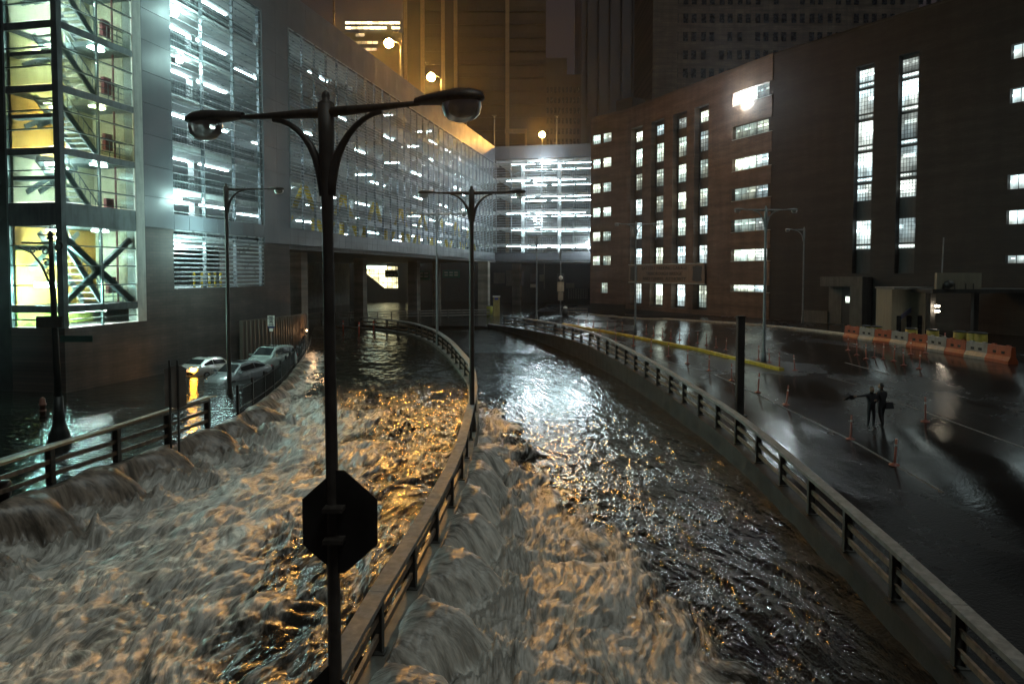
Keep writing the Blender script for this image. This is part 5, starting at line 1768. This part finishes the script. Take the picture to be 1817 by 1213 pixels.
part('mirror', MB().lathe([(.01,-.34),(.3,-.2),(.36,0),(.3,.2),(.01,.34)], 12, (-.27*wd,-.4,zl+.5)), M_signdk, can, True, world=False)
part('roof', MB().box((3.5,2.5,zl-.05), (wd+8,6,.3)), M_signdk, can, world=False)
for x in (-wd*.48, wd*.5, wd*.5+6):
    part('column', MB().box((x,.6,zl/2), (.4,.4,zl)), M_signdk, can, world=False)
M_spark = emit_mat('booth_lamp', (1,.85,.65), 70)
for py in (543, 552):
    q = at(1663, py, Y)-can.location
    part('lamp', MB().box(q, (.34,.1,.13)), M_spark, can, world=False)
part('flag_pole', MB().tube([(-.3*wd,.4,zh),(-.28*wd,.4,zh+2.8)], .05, 6), M_pole, can, world=False)

# ---------------------------------------------------------------- ticket kiosk, bench and drum column by the bridge corner
p = at(881, 558, 110)
kio = thing('ticket_kiosk', 'yellow ticket kiosk with a small blue sign at the bridge corner', 'kiosk', (p.x, p.y, 0))
hk = at(881, 527, 110).z
part('cabinet', MB().box((0,0,hk/2), (.95,.8,hk)), mat('kiosk_yellow', (.34,.26,.08), .6), kio, world=False)
part('hood', MB().box((0,-.05,hk+.08), (1.1,1.0,.16)), M_white, kio, world=False)
part('blue_sign', MB().box((0,-.42,hk-.25), (.55,.04,.28)), mat('kiosk_blue', (.05,.06,.35), .5), kio, world=False)
p = at(869, 556, 112)
drm = thing('crash_drum', 'yellow crash drum left of the ticket kiosk', 'barrel', (p.x, p.y, 0))
part('drum_body', MB().lathe([(.5,0),(.5,1.3),(.42,1.4)], 14), mat('crash_yellow', (.36,.36,.05), .6), drm, True, world=False)
part('lid', MB().lathe([(.44,1.38),(.4,1.46),(.01,1.5)], 14), M_black, drm, True, world=False)
a, b = at(1007, 553, 108), at(1043, 553, 108)
ben = thing('barrier_frame', 'low brown timber rail barrier beside the brick corner', 'barrier', (a.x, a.y, 0))
for z in (.35, .75, 1.2):
    part('rail', MB().box(((b.x-a.x)/2, 0, z), (b.x-a.x, .08, .12)), M_rust, ben, world=False)
for f in (0, .33, .98):
    part('leg', MB().box(((b.x-a.x)*f, .09, .6), (.12,.1,1.3)), M_rail_dk, ben, world=False)
p = at(1003, 553, 109)
bag = thing('covered_heap', 'dark heap under a pale cover beside the timber barrier', 'heap', (p.x, p.y, 0))
part('heap', MB().lathe([(.5,0),(.55,.4),(.45,.9),(.3,1.3),(.01,1.4)], 10), M_signdk, bag, True, world=False)
part('cover', MB().lathe([(.36,1.2),(.3,1.4),(.12,1.52),(.01,1.55)], 10), M_white, bag, True, world=False)

# ---------------------------------------------------------------- two people
M_cloth = mat('dark_clothes', (.012,.012,.016), .7)
M_skin = mat('skin', (.30,.19,.13), .6)
M_hair = mat('dark_hair', (.015,.012,.010), .6)
def person(label, loc, rz, joints, edges, rad, skin_caps):
    t = thing('person', label, 'person', loc, rz)
    me = bpy.data.meshes.new('body')
    me.from_pydata(joints, edges, [])
    me.materials.append(M_cloth)
    o = link('body', me, t)
    o.modifiers.new('skin', 'SKIN')
    if not me.skin_vertices:
        me.skin_vertices.new()
    for v, r in zip(me.skin_vertices[0].data, rad):
        v.radius = (r, r*.85)
    me.skin_vertices[0].data[0].use_root = True
    sub = o.modifiers.new('sub', 'SUBSURF'); sub.levels = 2; sub.render_levels = 2
    me.polygons.foreach_set('use_smooth', [True]*len(me.polygons))
    return t
def head_mesh(t, c, yaw):
    """head with face: brow, nose, chin, ears, hair"""
    mb = MB(); nr, n = 11, 14
    for i in range(nr):
        f = i/(nr-1); a = math.pi*(f-.5)
        z = math.sin(a)*.118
        r = math.cos(a)
        for k in range(n):
            b = 2*math.pi*k/n
            x, y = math.cos(b)*.077*r, math.sin(b)*.095*r
            if math.sin(b) < -.4:
                y *= .96+.10*math.exp(-((z+.06)/.04)**2)
                if abs(math.cos(b)) < .35 and -.045 < z < .02: y -= .022
                if .012 < z < .04 and abs(math.cos(b)) > .2: y += .008
            x *= 1-.22*max(0, -z/.118)
            mb.v.append((x, y, z))
    for i in range(nr-1):
        for k in range(n):
            mb.f.append((i*n+k, i*n+(k+1)%n, (i+1)*n+(k+1)%n, (i+1)*n+k))
    h = part('head', mb, M_skin, t, True, world=False); h.location = c; h.rotation_euler = (0,0,yaw); h.scale = (1.12,1.12,1.12)
    mb = MB()
    hn = 8
    for i in range(hn):
        f = i/(hn-1); a = math.pi*(.02+.48*f)
        for k in range(n):
            b = 2*math.pi*k/n
            lowf = 1.0 if math.sin(b) > -.2 else .55
            zz = math.sin(a*1.0)*.128 if f > .5 or lowf == 1 else math.sin(max(a, .75))*.128
            r = math.cos(math.asin(min(1, zz/.129)))
            mb.v.append((math.cos(b)*.084*r, math.sin(b)*.103*r+.006, zz-.0))
    for i in range(hn-1):
        for k in range(n):
            mb.f.append((i*n+k, i*n+(k+1)%n, (i+1)*n+(k+1)%n, (i+1)*n+k))
    part('hair', mb, M_hair, h, True, world=False)
    part('ear', MB().box((.079,.01,0), (.018,.035,.05)), M_skin, h, world=False); part('ear', MB().box((-.079,.01,0), (.018,.035,.05)), M_skin, h, world=False)
    part('eye', MB().box((.03,-.088,.018), (.018,.008,.008)).box((-.03,-.088,.018), (.018,.008,.008)), M_hair, h, world=False)
    part('mouth', MB().box((0,-.094,-.055), (.04,.008,.008)), M_hair, h, world=False)
def hand(t, c, d, m=None):
    """palm, four fingers and a thumb, half curled"""
    c, d = Vector(c), Vector(d).normalized()
    up = Vector((0,0,1)) if abs(d.z) < .8 else Vector((0,1,0))
    s = d.cross(up).normalized(); u = s.cross(d).normalized()
    mb = MB().tube([c, c+d*.05, c+d*.09], [.028,.038,.034], 8)
    for k, L in enumerate((.065,.075,.07,.055)):
        b = c+d*.085+u*(.028-.0185*k)
        mb.tube([b, b+d*L*.55, b+d*L*.8-s*.025, b+d*L*.7-s*.045], [.010,.0095,.009,.007], 6)
    b = c+d*.03+u*.032
    mb.tube([b, b+d*.03+u*.025-s*.01, b+d*.06+u*.022-s*.03], [.012,.011,.008], 6)
    part('hand', mb, M_skin, t, True, world=False)
g = on_plaza(1545, 760)
J = [(0,0,.93),(0,0,1.12),(0,.01,1.36),(0,0,1.48),(0,-.01,1.56),
     (-.10,0,.90),(-.12,-.02,.50),(-.13,.02,.09),(-.13,-.14,.04),
     (.10,0,.90),(.12,-.02,.50),(.13,.02,.09),(.14,-.14,.04),
     (-.20,0,1.42),(-.47,-.02,1.40),(-.72,-.04,1.39),
     (.20,0,1.42),(.26,-.05,1.16),(.10,-.20,1.22)]
Ed = [(0,1),(1,2),(2,3),(3,4),(0,5),(5,6),(6,7),(7,8),(0,9),(9,10),(10,11),(11,12),(2,13),(13,14),(14,15),(2,16),(16,17),(17,18)]
Rd = [.15,.145,.165,.06,.055,.105,.075,.05,.045,.105,.075,.05,.045,.075,.055,.042,.075,.055,.042]
pa = person('person in dark clothes with one arm stretched out sideways', g, R(10), J, Ed, Rd, None)
head_mesh(pa, (0,-.02,1.66), .1)
hand(pa, (-.73,-.04,1.39), (-1,-.05,0)); hand(pa, (.09,-.21,1.22), (-1,-.2,.1))
um_ = thing('folded_umbrella', 'dark crumpled umbrella in the outstretched hand', 'umbrella', g+Vector((-.98,-.05,1.33)), .4)
mb = MB()
for k in range(9):
    a0 = k*.7
    mb.add([(0,0,.02),(.30*math.cos(a0),.20*math.sin(a0),.13*math.sin(a0*1.7)),(.30*math.cos(a0+.7),.20*math.sin(a0+.7),.13*math.sin(a0*1.7+1)),(.12*math.cos(a0+.3),.1*math.sin(a0+.3),-.12)], [(0,1,2),(0,2,3),(0,3,1),(1,3,2)])
part('canopy', mb, M_cloth, um_, world=False)
part('handle', MB().tube([(-.05,0,0),(.22,.0,.06)], .012, 6), M_black, um_, True, world=False)
g2 = on_plaza(1563, 757)
J2 = [(0,0,.93),(0,0,1.14),(0,.01,1.40),(0,-.01,1.52),(0,-.02,1.60),
      (-.10,0,.90),(-.10,-.05,.50),(-.10,.0,.09),(-.10,-.15,.04),
      (.10,0,.90),(.14,.10,.50),(.16,.26,.12),(.17,.14,.05),
      (-.21,0,1.45),(-.28,-.06,1.18),(-.24,-.20,.98),
      (.21,0,1.45),(.30,.02,1.18),(.34,-.06,.96)]
pb = person('taller person in a long dark coat seen from behind with a bag', g2, R(200), J2, Ed, [r*1.1 for r in Rd], None)
head_mesh(pb, (0,-.03,1.71), .3)
hand(pb, (-.24,-.21,.97), (0,-.4,-1)); hand(pb, (.34,-.07,.95), (0,-.2,-1))
bg = thing('shoulder_bag', 'dark bag hanging at the hip of the taller person', 'bag', g2+Vector((.30,-.02,.78)), .2)
part('bag', MB().hexa([(-.2,-.09,0),(.2,-.09,0),(.2,.09,0),(-.2,.09,0),(-.16,-.06,.28),(.16,-.06,.28),(.16,.06,.28),(-.16,.06,.28)]), M_cloth, bg, world=False)
part('strap', MB().tube([(-.14,0,.27),(-.25,0,.55),(-.33,0,.75)], .015, 6), M_black, bg, True, world=False)

# ---------------------------------------------------------------- misty night air
m, t, out = new_mat('haze_air')
v = t.nodes.new('ShaderNodeVolumePrincipled')
v.inputs['Color'].default_value = (.9, .92, .95, 1)
v.inputs['Density'].default_value = .00022
v.inputs['Anisotropy'].default_value = .86
t.links.new(v.outputs[0], out.inputs['Volume'])
hz = structure('haze', MB().box((0, 240, 85), (560, 520, 178.6)).mesh('haze', m), kind='stuff')
